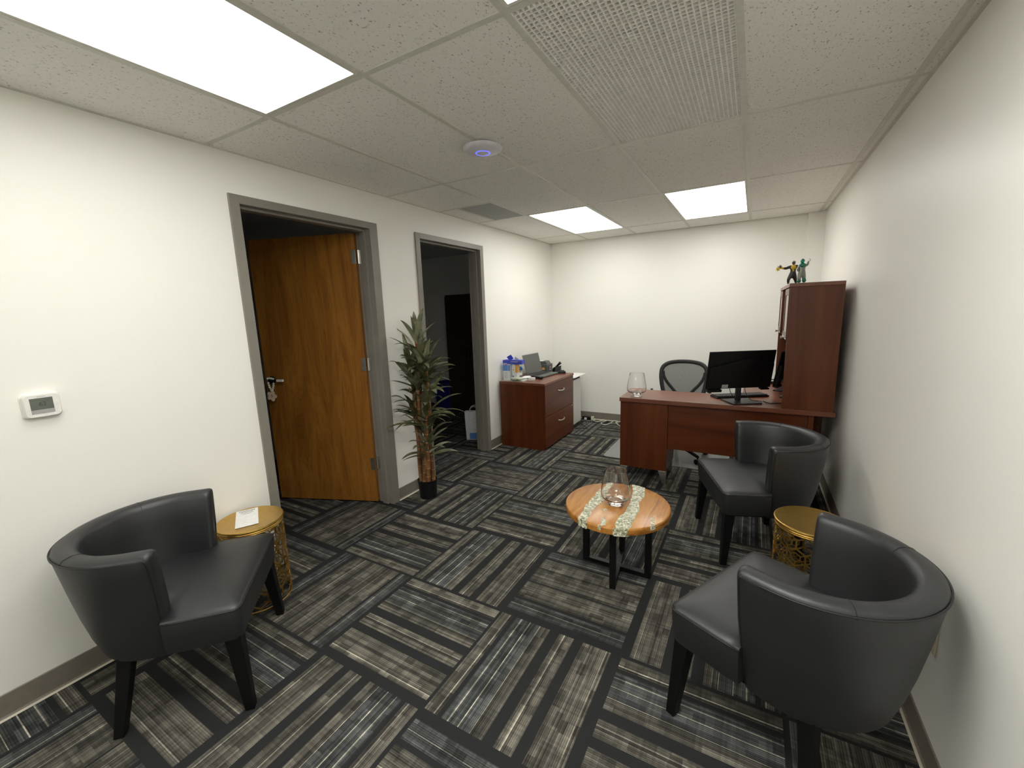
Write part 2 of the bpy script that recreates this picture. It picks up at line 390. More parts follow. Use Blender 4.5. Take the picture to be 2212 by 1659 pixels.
# ceiling: tiles with openings for lights and vent, and the metal grid
lights = [(0, 0, 'behind'), (2, 0, 'behind'), (0, 3, 'left'), (2, 3, 'right'), (0, 6, 'far'), (2, 6, 'far')]   # (column between GX[i], GX[i+1]; row between GY[j], GY[j+1])
holes = {(0, 0), (2, 0), (0, 3), (2, 3), (0, 6), (2, 6), (2, 4)}
xs = [0] + GX + [W]; ys = [YN] + GY + [L]
bm = B()
for i in range(len(xs) - 1):
    for j in range(len(ys) - 1):
        if (i - 1, j - 1) in holes: continue
        if (i, j) == (0, 6):
            for a, b_ in ((ys[j], 3.04), (3.04, ys[j + 1])):
                if a == 3.04:
                    box(bm, xs[i] + .006, .205, a + .006, b_ - .006, H + .003, H + .02); continue
                box(bm, xs[i] + .006, xs[i + 1] - .006, a + .006, b_ - .006, H + .003, H + .02)
            continue
        box(bm, xs[i] + .006, xs[i + 1] - .006, ys[j] + .006, ys[j + 1] - .006, H + .003, H + .02)
ceil = tag(obj('ceiling', bm, M['tile']), 'suspended ceiling of speckled off-white acoustic tiles', 'ceiling', **S)
bm = B()
for x in GX: box(bm, x - .012, x + .012, YN, L, H, H + .008)
for y in GY: box(bm, 0, W, y - .012, y + .012, H + .0005, H + .0085)
box(bm, 0, .549, 3.03, 3.05, H + .0005, H + .0085); box(bm, .195, .215, 3.04, 3.6455, H + .0005, H + .0085)
box(bm, 0, .016, YN, L, H - .001, H + .008); box(bm, W - .016, W, YN, L, H - .001, H + .008); box(bm, 0, W, L - .014, L, H - .001, H + .008)
obj('grid', bm, M['tbar'], ceil)
obj('plain_panel', bx(.217, .537, 3.052, 3.633, H + .003, H + .02), M['grey_panel'], ceil)
tag(obj('ceiling_deck', bx(-.1, W + .1, YN - .1, L + .1, H + .2, H + .3), M['plenum']), 'deck above the suspended ceiling', 'ceiling', **S)

where = {(0, 0): 'unseen ceiling light panel added as fill behind the viewer on the left', (2, 0): 'unseen ceiling light panel added as fill behind the viewer on the right', (0, 3): 'large bright ceiling light panel nearest the viewer above the left armchair', (2, 3): 'ceiling light panel just behind the egg-crate vent',
         (0, 6): 'far ceiling light panel on the left, nearer the wall with doorways', (2, 6): 'far ceiling light panel on the right, above the desk'}
for (i, j, k) in lights:
    x0, x1, y0, y1 = GX[i] + .013, GX[i + 1] - .013, GY[j] + .013, GY[j + 1] - .013
    t = thing('ceiling_light', where[(i, j)], 'ceiling light', ((x0 + x1) / 2, (y0 + y1) / 2, H), group='ceiling light panels')
    w, d = (x1 - x0) / 2, (y1 - y0) / 2; fr = .012
    bm = B(); box(bm, -w, w, -d, -d + fr, .001, .05); box(bm, -w, w, d - fr, d, .001, .05); box(bm, -w, -w + fr, -d + fr, d - fr, .001, .05); box(bm, w - fr, w, -d + fr, d - fr, .001, .05)
    obj('frame', bm, M['tbar'], t)
    bm = B(); f = bm.faces.new([bm.verts.new(p) for p in ((-w + fr, -d + fr, .006), (-w + fr, d - fr, .006), (w - fr, d - fr, .006), (w - fr, -d + fr, .006))])
    bx_ = box(bm, -w + fr, w - fr, -d + fr, d - fr, .0065, .03)
    obj('diffuser', bm, M['panel_' + k], t)
# egg-crate vent
x0, x1, y0, y1 = GX[2] + .013, GX[3] - .013, GY[4] + .013, GY[5] - .013
t = thing('ceiling_vent', 'large white egg-crate vent grille set in the ceiling', 'vent', ((x0 + x1) / 2, (y0 + y1) / 2, H))
w, d = (x1 - x0) / 2, (y1 - y0) / 2
bm = B(); nx, ny = 32, 65
for k in range(nx + 1):
    x = -w + 2 * w * k / nx; box(bm, x - .0022, x + .0022, -d, d, .002, .013)
for k in range(ny + 1):
    y = -d + 2 * d * k / ny; box(bm, -w, w, y - .0022, y + .0022, .0022, .0125)
obj('grille', bm, M['grille'], t)
obj('backing', bx(-w, w, -d, d, .0145, .017), M['vent_back'], t)  # dark sheet whose colour stands for the shade of the plenum

# ------------------------------------------------------------------ doors
def door_frame(parent, D):
    y0, y1, y2, y3 = D; bm = B(); fx = .014
    for xa, xb in ((0, fx), (-WT - fx, -WT)):
        box(bm, xa, xb, y0, y1, 0, ZT); box(bm, xa, xb, y2, y3, 0, ZT); box(bm, xa, xb, y1, y2, ZI, ZT)
    box(bm, -WT, 0, y0 + .022, y1, 0, ZT - .022); box(bm, -WT, 0, y2, y3 - .022, 0, ZT - .022); box(bm, -WT, 0, y1, y2, ZI, ZT - .022)
    # door stop
    box(bm, -.085, -.03, y1, y1 + .016, 0, ZI); box(bm, -.085, -.03, y2 - .016, y2, 0, ZI); box(bm, -.085, -.03, y1 + .016, y2 - .016, ZI - .016, ZI)
    return obj('frame', bm, M['frame'], parent, bevel=.002)
d1 = thing('door_1', 'nearer doorway with taupe metal frame and open oak door', 'door', **S)
door_frame(d1, D1)
HX, HY = -.128, 2.212; ang = math.atan2(-.307, -.804)
LW = .885
leafm = Matrix.Translation((HX, HY, 0)) @ Matrix.Rotation(ang, 4, 'Z')
leaf = obj('door_panel', bx(.006, LW, -.022, .022, .012, 2.118), M['oak'], d1, bevel=.0015); leaf.matrix_local = leafm
tag(leaf, 'orange oak veneer door leaf, swung open')
# local: +x from hinge to latch edge; visible face is the one turned to the lit room (+y after rotation points to -y world)
bm = B(); fs = 1
def lever(side):
    bm = B()
    lathe(bm, [(.031, 0), (.031, .008), (.024, .011), (.012, .012), (.011, .045), (.0, .046)], 20, cap0=True, cap1=False)
    tube(bm, catmull([(0, 0, .043), (-.02, 0, .047), (-.06, 0, .047), (-.125, 0, .046)], 6), .0095, 8)
    return bm
o = obj('lever_handle', lever(1), M['black_metal'], leaf, smooth='auto'); o.matrix_local = Matrix.Translation((LW - .062, .022, 1.03)) @ Matrix.Rotation(-PI / 2, 4, 'X')
o2 = obj('handle_tip', bx(-.13, -.075, -.009, .009, .0375, .0565), M['plastic_w'], leaf, bevel=.003); o2.matrix_local = Matrix.Translation((LW - .062, .022, 1.03)) @ Matrix.Rotation(-PI / 2, 4, 'X'); tag(o2, 'bright satin end of the lever')
for z in (1.95, 1.142, .334):
    bm = B(); tube(bm, [(HX + .004, HY + .004, z - .05), (HX + .004, HY + .004, z + .05)], .0075, 10)
    box(bm, HX + .004, -.078, HY + .0085, HY + .0105, z - .05, z + .05)
    box(bm, .002, .036, .0225, .0245, z - .05, z + .05, leafm)
    for q in (-.032, 0, .032): ball(bm, (-.10, HY + .008, z + q), .0042, 8, 5)
    obj('hinge', bm, M['steel'], d1, smooth='auto')
d2 = thing('door_2', 'farther empty doorway with taupe metal frame beside the cabinet', 'door', **S)
door_frame(d2, D2)
bm = bx(-.128, -.088, D2[2] - .0025, D2[2] - .0005, .96, 1.08); obj('strike_plate', bm, M['nickel'], d2)
# garland hung on the lever
hp = leafm @ Vector((LW - .068, .045, 1.03))
gx = (leafm.to_3x3() @ Vector((-1, 0, 0))).normalized(); gn = (leafm.to_3x3() @ Vector((0, 1, 0))).normalized()
t = thing('bead_garland', 'string of white wooden beads with a flower tag hung on the door lever', 'garland', tuple(hp))
P = [gx * a + gn * (.022 + c) + Vector((0, 0, b)) for a, b, c in ((-.014, .016, 0), (.003, .020, .0), (.020, .018, 0), (.036, .014, .0), (-.012, -.020, 0), (-.009, -.037, 0), (-.004, -.053, 0), (.002, -.068, 0), (.008, -.083, 0), (.033, -.026, 0), (.030, -.043, 0), (.025, -.060, 0), (.018, -.076, 0))]
for p in P:
    obj('bead', ball(B(), p, .0085, 10, 7), M['bead'], t, smooth=True)
bm = B(); tube(bm, catmull([P[4], P[0], P[1], P[2], P[3], P[9], P[10], P[11], P[12], P[8], P[7], P[6], P[5], P[4]], 3), .0018, 5); obj('string', bm, M['bead'], t)
bm = B(); n = 60; poly = []
for k in range(n):
    a = 2 * PI * k / n; r = .024 + .020 * abs(math.cos(2.5 * a + .2)) ** .7; poly.append((r * math.cos(a), r * math.sin(a)))
prism(bm, poly, -.002, .002)
fm = Matrix((gx, Vector((0, 0, 1)), gn)).transposed().to_4x4(); fm.translation = gx * .010 + gn * .026 + Vector((0, 0, -.125))
fl = obj('flower_tag', bm, M['tagwood'], t); fl.matrix_local = fm
lt = obj('letter', text_bm('S', .030, Matrix.Translation((0, 0, .0023))), M['choc'], fl)

# beyond door 2: tall cabinet, bin, bag
t = thing('tall_cabinet', 'dark brown tall cabinet in the unlit room beyond the farther doorway', 'cabinet', (-1.15, 5.2, 0))
obj('body', bx(-.4, .4, -.2, .2, 0, 1.78), M['brown_dark'], t, bevel=.004)
for s in (-1, 1):
    dd = obj('door', bx(.004 if s > 0 else -.396, .396 if s > 0 else -.004, -.218, -.2, .06, 1.76), M['brown_dark'], t, bevel=.003)
    obj('handle', bx(s * .03 - .006, s * .03 + .006, -.24, -.218, .85, 1.0), M['black_metal'], dd)
t = thing('waste_bin', 'blue plastic bin in the dark beyond the farther doorway', 'bin', (-1.72, 5.15, 0))
bm = B(); rings(bm, [[(x, y, z) for x, y in rrect(w, w, .03)] for w, z in ((.26, 0), (.32, .42), (.34, .42), (.34, .44), (.30, .44), (.25, .03))]); obj('body', bm, M['bin'], t, smooth='auto')
t = thing('paper_bag', 'white carrier bag standing just inside the farther doorway', 'bag', (-.40, 3.99, 0), .5)
bm = B(); rings(bm, [[(x * sx, y * sy, z) for x, y in ((-.5, -.5), (0, -.53), (.5, -.5), (.53, 0), (.5, .5), (0, .53), (-.5, .5), (-.53, 0))] for sx, sy, z in ((.20, .10, 0), (.21, .11, .15), (.22, .10, .32), (.22, .085, .34), (.205, .075, .34), (.19, .08, .02))])
obj('body', bm, M['white_card'], t, smooth='auto')
for s in (-1, 1):
    obj('handle', tube(B(), catmull([(-.05, s * .04, .33), (-.045, s * .04, .38), (0, s * .038, .405), (.045, s * .04, .38), (.05, s * .04, .33)], 5), .004, 6), M['white_card'], t)
obj('printed_corner', bx(-.06, .09, -.058, -.056, .01, .085), M['sky_card'], t)

# ------------------------------------------------------------------ wall and ceiling devices
t = thing('thermostat', 'white square thermostat with a grey screen on the left wall', 'thermostat', (0, .443, 1.205))
pl = [(y, z) for y, z in rrect(.106, .096, .016)]
bm = B(); rings(bm, [[(x, y * s, z * s) for y, z in pl] for x, s in ((0, 1.06), (.004, 1.06), (.006, 1.0), (.024, .97), (.029, .90))]); obj('body', bm, M['plastic_w'], t, smooth='auto')
sc_ = obj('screen', bx(.0292, .0304, -.034, .030, -.030, .031), M['lcd'], t, bevel=.0003)
obj('button_bar', bx(.0304, .0309, -.034, .030, -.030, -.0155), M['lcd_bar'], sc_)
tm = Matrix(((0, 0, 1, .0306), (1, 0, 0, 0), (0, 1, 0, .006), (0, 0, 0, 1)))
obj('digits', text_bm('63', .022, tm, .0002), M['ink'], sc_)
obj('mark', bx(.0292, .0298, -.012, .012, .0355, .037), M['lcd_bar'], t)

t = thing('access_point', 'round white disc device with blue light ring on the ceiling', 'access point', (1.158, 2.0, H))
bm = B(); lathe(bm, [(.070, -.001), (.078, -.008), (.101, -.014), (.105, -.019), (.102, -.025), (.088, -.033), (.060, -.0395), (.040, -.042)], 48); obj('body', bm, M['plastic_ap'], t, smooth='auto')
bm = B(); lathe(bm, [(.0385, -.0425), (.0375, -.0437), (.034, -.0437), (.033, -.0425)], 48, cap0=False, cap1=False); rng = obj('light_ring', bm, M['blue_glow'], t, smooth=True)
bm = B(); lathe(bm, [(.033, -.042), (.031, -.0445), (.012, -.0465), (.002, -.0468)], 32); obj('centre_cap', bm, M['plastic_ap'], t, smooth=True)

t = thing('wall_outlet', 'cream outlet plate low on the right wall behind the near armchair', 'outlet', (W, 1.685, .425))
bm = B(); rings(bm, [[(x, y * s, z * s) for y, z in rrect(.074, .118, .006)] for x, s in ((0, 1), (-.004, 1), (-.0065, .94))]); obj('plate', bm, M['cream'], t)
for z in (-.021, .021): obj('socket', bx(-.0085, -.0062, -.017, .017, z - .014, z + .014), M['cream'], t, bevel=.001)

# ------------------------------------------------------------------ barrel armchairs
def shell_R(z):
    K = [(.25, .238), (.285, .245), (.35, .262), (.45, .279), (.60, .300), (.74, .319)]
    for (a, ra), (b, rb) in zip(K, K[1:]):
        if z <= b: return ra + (rb - ra) * max(0, (z - a)) / (b - a)
    return K[-1][1]
def shell_pt(w, d, z, ext=0.0):
    """w in 0..1 along the U, d inward depth, z height -> chair-local (u forward, v left)"""
    R = shell_R(z) - d; uc = -.318 + .03 * max(0, (.5 - z)) ; ut = -.252 - .05 * max(0, .55 - z)
    if w < .1: return ((ut + (uc - ut) * w / .1) , R, z)
    if w > .9: return ((ut + (uc - ut) * (1 - w) / .1), -R, z)
    a = PI / 2 + PI * (w - .1) / .8
    return (uc + R * math.cos(a) * 1.01, R * math.sin(a), z)
def armchair(label, loc, rz):
    t = thing('armchair', label, 'armchair', loc, rz, 'black leather barrel armchairs')
    cs = [(0, .285), (0, .36), (0, .45), (0, .55), (0, .65), (0, .700), (.004, .714), (.015, .722), (.036, .726), (.056, .723), (.068, .714), (.073, .697), (.072, .62), (.070, .52), (.066, .42), (.064, .33), (.062, .285)]
    ws = [0, .03, .065] + [.1 + .8 * k / 44 for k in range(45)] + [.935, .97, 1]
    R = []
    zc = .52
    def tip(w, e, s):
        out = []
        for d, z in cs:
            dd = .036 + (d - .036) * s; zz = z - (1 - s) * .012 if z > .69 else z
            p = shell_pt(w, dd, zz); out.append((p[0] + e, p[1], p[2]))
        return out
    R += [tip(0, .018, .45), tip(0, .015, .75), tip(0, .008, .94)]
    R += [[shell_pt(w, d, z) for d, z in cs] for w in ws]
    R += [tip(1, .008, .94), tip(1, .015, .75), tip(1, .018, .45)]
    bm = B(); rings(bm, R)
    back = obj('backrest', bm, M['leather'], t, smooth='auto', angle=50)
    # welt round the outer top edge and down the arm fronts
    P = [(lambda p: (p[0] + .006, p[1], p[2]))(shell_pt(0, .002, z)) for z in (.30, .45, .6, .69)] + [shell_pt(w, -.001, .709) for w in ws] + [(lambda p: (p[0] + .006, p[1], p[2]))(shell_pt(1, .002, z)) for z in (.69, .6, .45, .30)]
    obj('piping', tube(B(), P, .0032, 6), M['piping'], back, smooth=True)
    for w in (.27, .73): obj('seam', tube(B(), [shell_pt(w, d, z + .0006) for d, z in cs[5:12]], .0012, 5), M['piping'], back)
    # seat cushion
    def outline(ins=0.0):
        o = []
        hw = .298 - ins; r = .03; f = -ins
        o += [(f - r + r * math.sin(a), hw - r + r * math.cos(a)) for a in [PI / 2 * k / 5 for k in range(6)]][::1]
        left = [(-.10, hw), (-.20, hw), (-.2515, hw - .004), (-.256, .232), (-.30, .226)]
        arc = [(-.315 - .226 * math.sin(a), .226 * math.cos(a)) for a in [PI * k / 16 for k in range(1, 16)]]
        rightp = [(p[0], -p[1]) for p in left[::-1]]
        fr = [(f - r + r * math.sin(a), -(hw - r + r * math.cos(a))) for a in [PI / 2 * k / 5 for k in range(6)]]
        return left + arc + rightp + fr + [(f, y) for y in (-.18, -.09, 0, .09, .18)] + [(p[0], p[1]) for p in o[::-1]]
    base = outline()
    def sc(k, z): return [(-.22 + (u + .22) * k, v * k, z) for u, v in base]
    bm = B(); rings(bm, [sc(.955, .312), sc(.975, .33), sc(.995, .40), sc(1.0, .435), sc(.993, .444), sc(.975, .450), sc(.90, .457), sc(.75, .463), sc(.5, .467), sc(.2, .468)])
    seat = obj('seat', bm, M['leather'], t, smooth='auto', angle=60)
    i0 = len([p for p in base if p[0] < -.2511])
    pts = [p for p in base if p[0] >= -.2516]
    n_left = 3
    seq = pts[n_left:] + pts[:n_left]      # right side, front, left side
    obj('piping', tube(B(), [(u, v, .4405) for u, v in seq], .0030, 6), M['piping'], seat, smooth=True)
    bm = B()
    for a in ((-.44, -.41, -.17, .17), (-.06, -.03, -.245, .245), (-.34, -.03, .205, .23), (-.34, -.03, -.23, -.205)): box(bm, *a, .280, .316)
    obj('apron', bm, M['black_wood'], t, bevel=.002)
    for s in (-1, 1):
        obj('leg', taper(B(), (-.045, s * .252), (-.018, s * .279), .322, 0, .056, .034), M['black_wood'], t, bevel=.003)
        obj('leg', taper(B(), (-.414, s * .186), (-.455, s * .244), .30, 0, .050, .034), M['black_wood'], t, bevel=.003)
    return t
a1 = armchair('black leather barrel armchair on the left, beside the gold table with paper', (.629, .855, 0), math.atan2(.739, .673))
copy_thing(a1, (2.278, 2.77, 0), math.atan2(-.343, -.94), 'black leather barrel armchair in front of the cherry desk')
copy_thing(a1, (2.393, 1.664, 0), math.atan2(.447, -.895), 'black leather barrel armchair in the near right corner, seen from behind')

# ------------------------------------------------------------------ gold drum tables
def gold_table(label, loc, rz):
    t = thing('drum_table', label, 'side table', loc, rz, 'gold drum side tables'); R = .153
    bm = B(); lathe(bm, [(.147, .437), (.153, .438), (.156, .442), (.154, .446), (.158, .449), (.1605, .454), (.159, .459), (.155, .461), (.150, .4595)], 64)
    obj('tabletop', bm, M['gold'], t, smooth='auto', angle=30)
    bm = B()
    def cyl(s, z, r): return (r * math.cos(s / R), r * math.sin(s / R), z)
    def strut(p, q, wd=.0045, r0=.1495, r1=.1535):
        d = Vector((q[0] - p[0], q[1] - p[1])); ln = d.length; d /= ln; nrm = Vector((-d.y, d.x)) * wd / 2
        k = 2; RR = []
        for i in range(k + 1):
            c = Vector(p) + d * ln * i / k
            a, b_ = c + nrm, c - nrm
            RR.append([cyl(a.x, a.y, r0), cyl(b_.x, b_.y, r0), cyl(b_.x, b_.y, r1), cyl(a.x, a.y, r1)])
        rings(bm, RR)
    cols = 12; cw = 2 * PI * R / cols; hr = cw / math.sqrt(3); z0 = .018
    rows = 6; step = hr * 1.5; sc_ = (.425 - .012) / (step * (rows - 1) + 2 * hr)
    for rw in range(rows):
        for c in range(cols):
            cx_ = (c + .5 * (rw % 2)) * cw; cz = z0 + (hr + rw * step) * sc_
            hexp = [(cx_ + hr * .97 * math.sin(PI / 3 * k), cz + hr * .97 * sc_ * math.cos(PI / 3 * k)) for k in range(6)]
            for k in (0, 1, 2, 3, 4, 5): strut(hexp[k], hexp[(k + 1) % 6], .0055)
            inn = [(cx_ + hr * .5 * math.sin(PI / 3 * k), cz + hr * .5 * sc_ * math.cos(PI / 3 * k)) for k in range(6)]
            if (c + rw) % 2 == 0 or rw % 3 == 1:
                for k in range(6): strut(inn[k], inn[(k + 1) % 6], .0045)
            for k in ((0, 2, 4) if (c + rw) % 2 else (1, 3, 5)): strut(inn[k], hexp[k], .0045)
    obj('lattice_body', bm, M['gold_dark'], t)
    for zb in (.004, .432):
        P = [(.1515 * math.cos(2 * PI * k / 48), .1515 * math.sin(2 * PI * k / 48), zb) for k in range(48)]; obj('rim_ring', tube(B(), P, .004, 6, True), M['gold_dark'], t, smooth=True)
    return t
g1 = gold_table('gold lattice drum table on the left, with a white paper on it', (.178, 1.062, 0), 0.0)
copy_thing(g1, (2.772, 2.312, 0), 1.1, 'gold lattice drum table on the right, between two armchairs')
t = thing('flyer', 'white sheet of paper lying on the left gold table', 'paper', (.150, 1.062, .4612), math.atan2(.11, -.012))
pm = Matrix.Identity(4)
ex = Vector((.049, .090)).normalized()     # width direction of the sheet
t.rotation_euler = (0, 0, math.atan2(ex.y, ex.x))
obj('sheet', bx(-.052, .052, -.112, .112, 0, .001), M['paper'], t)
bm = B()
for k, (wd, th) in enumerate(((.075, .004), (.080, .0045), (.058, .003), (.066, .0025), (.04, .0025))):
    y = .098 - k * .0115; x = -wd / 2
    while x < wd / 2:
        w_ = random.uniform(.004, .011); box(bm, x, min(x + w_, wd / 2), y - th / 2, y + th / 2, .001, .0013); x += w_ + .0018
obj('printing', bm, M['ink'], t)

# ------------------------------------------------------------------ coffee table
CT = (1.847, 2.195)
t = thing('coffee_table', 'round wooden coffee table with glittering glass inlays on black metal legs', 'coffee table', (*CT, 0))
TR, TZ = .292, .408
bm = B(); lathe(bm, [(.284, .366), (.290, .370), (.292, .376), (.292, .400), (.289, .406), (.284, TZ)], 96); top = obj('tabletop', bm, M['table'], t, smooth='auto', angle=25)
def river(p0, p1, w, seed, r_out=TR + .0008, full=True):
    rr = random.Random(seed); p0, p1 = Vector(p0), Vector(p1); d = (p1 - p0); ln = d.length; d /= ln; nrm = Vector((-d.y, d.x))
    n = 34; Lp, Rp = [], []
    for k in range(n + 1):
        f = k / n; c = p0 + d * ln * f + nrm * (.010 * math.sin(f * 5 + seed) + .004 * math.sin(f * 17 + seed * 2))
        ww = w * (1 + .18 * math.sin(f * 9 + seed * 3) + rr.uniform(-.14, .14)) / 2
        if not full: ww *= math.sin(PI * min(1, f * 1.0 + .08)) ** .6 if f < .95 else .6
        for side, arr in ((1, Lp), (-1, Rp)):
            q = c + nrm * ww * side
            if q.length > r_out: q = q.normalized() * r_out
            arr.append(q)
    zt, zb = TZ + .0008, (.3655 if full else .385); bm = B(); nc = 6; T_, U_ = [], []
    for k in range(n + 1):
        row = [Lp[k] + (Rp[k] - Lp[k]) * j / nc for j in range(nc + 1)]
        if full and k in (0, n): row = [q.normalized() * r_out for q in row]
        T_.append([bm.verts.new((q.x, q.y, zt)) for q in row]); U_.append([bm.verts.new((q.x, q.y, zb)) for q in row])
    for k in range(n):
        for j in range(nc):
            bm.faces.new((T_[k][j], T_[k][j + 1], T_[k + 1][j + 1], T_[k + 1][j])); bm.faces.new((U_[k][j], U_[k + 1][j], U_[k + 1][j + 1], U_[k][j + 1]))
        for j in (0, nc): bm.faces.new((T_[k][j], T_[k + 1][j], U_[k + 1][j], U_[k][j]))
    for k in (0, n):
        for j in range(nc): bm.faces.new((T_[k][j], T_[k][j + 1], U_[k][j + 1], U_[k][j]))
    return bm
def loc(p): return (p[0] - CT[0], p[1] - CT[1])
obj('glass_inlay', river(loc((1.744, 1.885)), loc((1.712, 2.49)), .058, 1), M['inlay'], top)
obj('glass_inlay', river(loc((1.955, 1.88)), loc((1.912, 2.50)), .066, 2), M['inlay'], top)
obj('glass_inlay', river(loc((1.836, 1.895)), loc((1.845, 2.00)), .026, 3, full=False), M['inlay'], top)
obj('glass_inlay', river(loc((2.070, 2.005)), loc((2.075, 2.13)), .018, 4, full=False), M['inlay'], top)
bm = B(); prism(bm, [(.011 * (1 + .3 * math.sin(3 * a)) * math.cos(a), .014 * math.sin(a)) for a in [2 * PI * k / 20 for k in range(20)]], TZ - .01, TZ + .0009)
bmesh.ops.translate(bm, verts=bm.verts, vec=(1.812 - CT[0], 2.085 - CT[1], 0)); obj('glass_inlay', bm, M['inlay'], top)
feet = [(1.880, 2.002), (2.038, 2.190), (1.650, 2.205), (1.832, 2.385)]
q = .0165
for p in feet:
    a = math.atan2(p[1] - CT[1], p[0] - CT[0])
    mm = Matrix.Translation((*loc(p), 0)) @ Matrix.Rotation(a, 4, 'Z')
    obj('leg', box(B(), -.026, .008, -q, q, 0, .366, mm), M['black_metal'], t, bevel=.0015)
for i, (pa, pb) in enumerate(((feet[0], feet[3]), (feet[1], feet[2]))):
    a, b_ = Vector(loc(pa)), Vector(loc(pb)); mid = (a + b_) / 2; ln = (a - b_).length; an = math.atan2((a - b_).y, (a - b_).x)
    mm = Matrix.Translation((mid.x, mid.y, 0)) @ Matrix.Rotation(an, 4, 'Z')
    obj('floor_bar', box(B(), -ln / 2 + .02, ln / 2 - .02, -q, q, .001 + .0005 * i, .024 + .0005 * i, mm), M['black_metal'], t, bevel=.001)
    obj('top_bar', box(B(), -ln / 2 + .02, ln / 2 - .02, -q, q, .343 + .0005 * i, .3655 + .0002 * i, mm), M['black_metal'], t, bevel=.001)

# ------------------------------------------------------------------ glass vases
def vase(label, loc_):
    prof_o = [(.034, 0), (.042, .001), (.044, .006), (.043, .022), (.045, .027), (.066, .034), (.079, .046), (.0835, .062), (.082, .085), (.076, .125), (.069, .165), (.0615, .200), (.0605, .2045)]
    prof_i = [(.0585, .2045), (.0590, .198), (.0665, .164), (.0735, .124), (.0795, .085), (.081, .063), (.0765, .049), (.064, .038), (.044, .032), (.020, .030), (.003, .030)]
    bm = B(); lathe(bm, prof_o + prof_i, 56)
    o = obj('glass_vase', bm, M['glass'], smooth='auto', angle=60, loc=loc_); tag(o, label, 'vase', 'clear glass vases'); return o
vase('clear stemless glass vase on the round coffee table', (1.842, 2.182, .4090))
vase('clear stemless glass vase on the left end of the desk', (1.608, 3.640, .7405))

# ------------------------------------------------------------------ lateral file cabinet
x0, x1, y0, y1, zt = .028, .585, 3.912, 4.730, .742
t = thing('file_cabinet', 'cherry two-drawer lateral file cabinet against the left wall', 'cabinet', (x0, y0, 0))
w, d = x1 - x0, y1 - y0
obj('top', bx(-.004, w + .004, -.004, d + .004, zt - .026, zt), M['cherry_lit_top_y'], t, bevel=.0015)
bm = B(); box(bm, 0, w - .02, 0, .02, 0, zt - .026); box(bm, 0, w - .02, d - .02, d, 0, zt - .026); box(bm, 0, .015, .02, d - .02, .02, zt - .026); box(bm, 0, w - .05, .02, d - .02, .03, .05)
obj('body', bm, M['cherry_z'], t)
obj('plinth', bx(.02, w - .05, .02, d - .02, 0, .03), M['cherry_y'], t)
for k, (za, zb, zh) in enumerate(((.375, .712, .612), (.022, .369, .263))):
    dr = obj('drawer', bx(w - .0195, w, .003, d - .003, za, zb), M['cherry_y'], t, bevel=.0015)
    P = catmull([(w, .35, zh), (w + .016, .358, zh - .004), (w + .025, .425, zh - .010), (w + .016, .492, zh - .004), (w, .50, zh)], 5)
    obj('pull', tube(B(), P, .0055, 8, flat=1.5), M['nickel'], dr, smooth=True)
    if k == 1: obj('lock', lathe(B(), [(.008, 0), (.008, .003), (.006, .004)], 14), M['nickel'], dr, loc=(w, d - .05, zb - .02), rot=(0, PI / 2, 0))
# white cabinet behind
x1w, y0w, y1w, zw = .505, 4.765, 5.20, .655
t = thing('white_cabinet', 'low white cabinet behind the cherry file cabinet', 'cabinet', (.02, y0w, 0))
w, d = x1w - .02, y1w - y0w
bm = B(); box(bm, 0, w - .018, 0, .018, .02, zw); box(bm, 0, w - .018, d - .018, d, .02, zw); box(bm, 0, .012, .018, d - .018, .02, zw); box(bm, .012, w - .018, .018, d - .018, .02, .04); box(bm, 0, w - .018, 0, d, zw - .018, zw)
obj('body', bm, M['white_cab'], t)
obj('plinth', bx(.02, w - .03, .01, d - .01, 0, .02), M['plastic_k'], t)
dr = obj('door', bx(w - .017, w, .002, d - .002, .025, zw - .045), M['white_cab'], t, bevel=.0015)
obj('top_gap', bx(w - .03, w - .012, .002, d - .002, zw - .044, zw - .02), M['plastic_k'], t)
obj('handle', bx(w, w + .012, .03, .038, .35, .43), M['nickel'], dr)

# things on the file cabinet -------------------------------------------------
ZC = .7425
t = thing('tray', 'thin grey folder lying under the bags at the cabinet edge', 'folder', (.165, 4.03, ZC), .08)
obj('cover', bx(-.125, .135, -.085, .085, 0, .004), M['grey_panel'], t)
t = thing('carton', 'blue and white open carton at the left end of the file cabinet', 'box', (.035, 3.985, ZC + .0045), .05)
bm = B(); box(bm, 0, .088, 0, .082, 0, .225); obj('body', bm, M['white_card'], t)
bm = B(); box(bm, -.001, .235, -.001, .083, .182, .226); obj('lid', bm, M['blue_card'], t)
bm = bx(-.0012, .060, -.002, 0, .105, .172); box(bm, -.002, 0, .008, .074, .105, .172); obj('blue_print', bm, M['sky_card'], t)
bm = bx(.066, .086, -.002, 0, .105, .172); obj('blue_print', bm, M['sky_card'], t)
obj('white_print', bx(.01, .05, -.0028, -.001, .186, .192), M['white_card'], t); obj('white_print', bx(.10, .19, -.0028, -.001, .208, .213), M['white_card'], t)
obj('red_print', bx(.02, .055, -.0028, -.001, .174, .180), M['red_card'], t); obj('red_print', bx(.175, .225, -.0028, -.001, .213, .217), M['red_card'], t)
bm = B()
for k in range(8): box(bm, .006, .05, -.001, 0, .016 + k * .010, .018 + k * .010)
obj('small_print', bm, M['lcd_bar'], t)
obj('flap', box(B(), -.03, .03, 0, .002, 0, .055, Matrix.Translation((.085, .05, .226)) @ Matrix.Rotation(-.5, 4, 'Y') @ Matrix.Rotation(.35, 4, 'X')), M['blue_card'], t)
obj('flap', box(B(), -.02, .03, 0, .002, 0, .035, Matrix.Translation((.135, .06, .226)) @ Matrix.Rotation(.5, 4, 'Y') @ Matrix.Rotation(.5, 4, 'X')), M['white_card'], t)
t = thing('snack_box', 'white and orange box tucked under the lid of the blue carton', 'box', (.140, 4.005, ZC + .0045), .05)
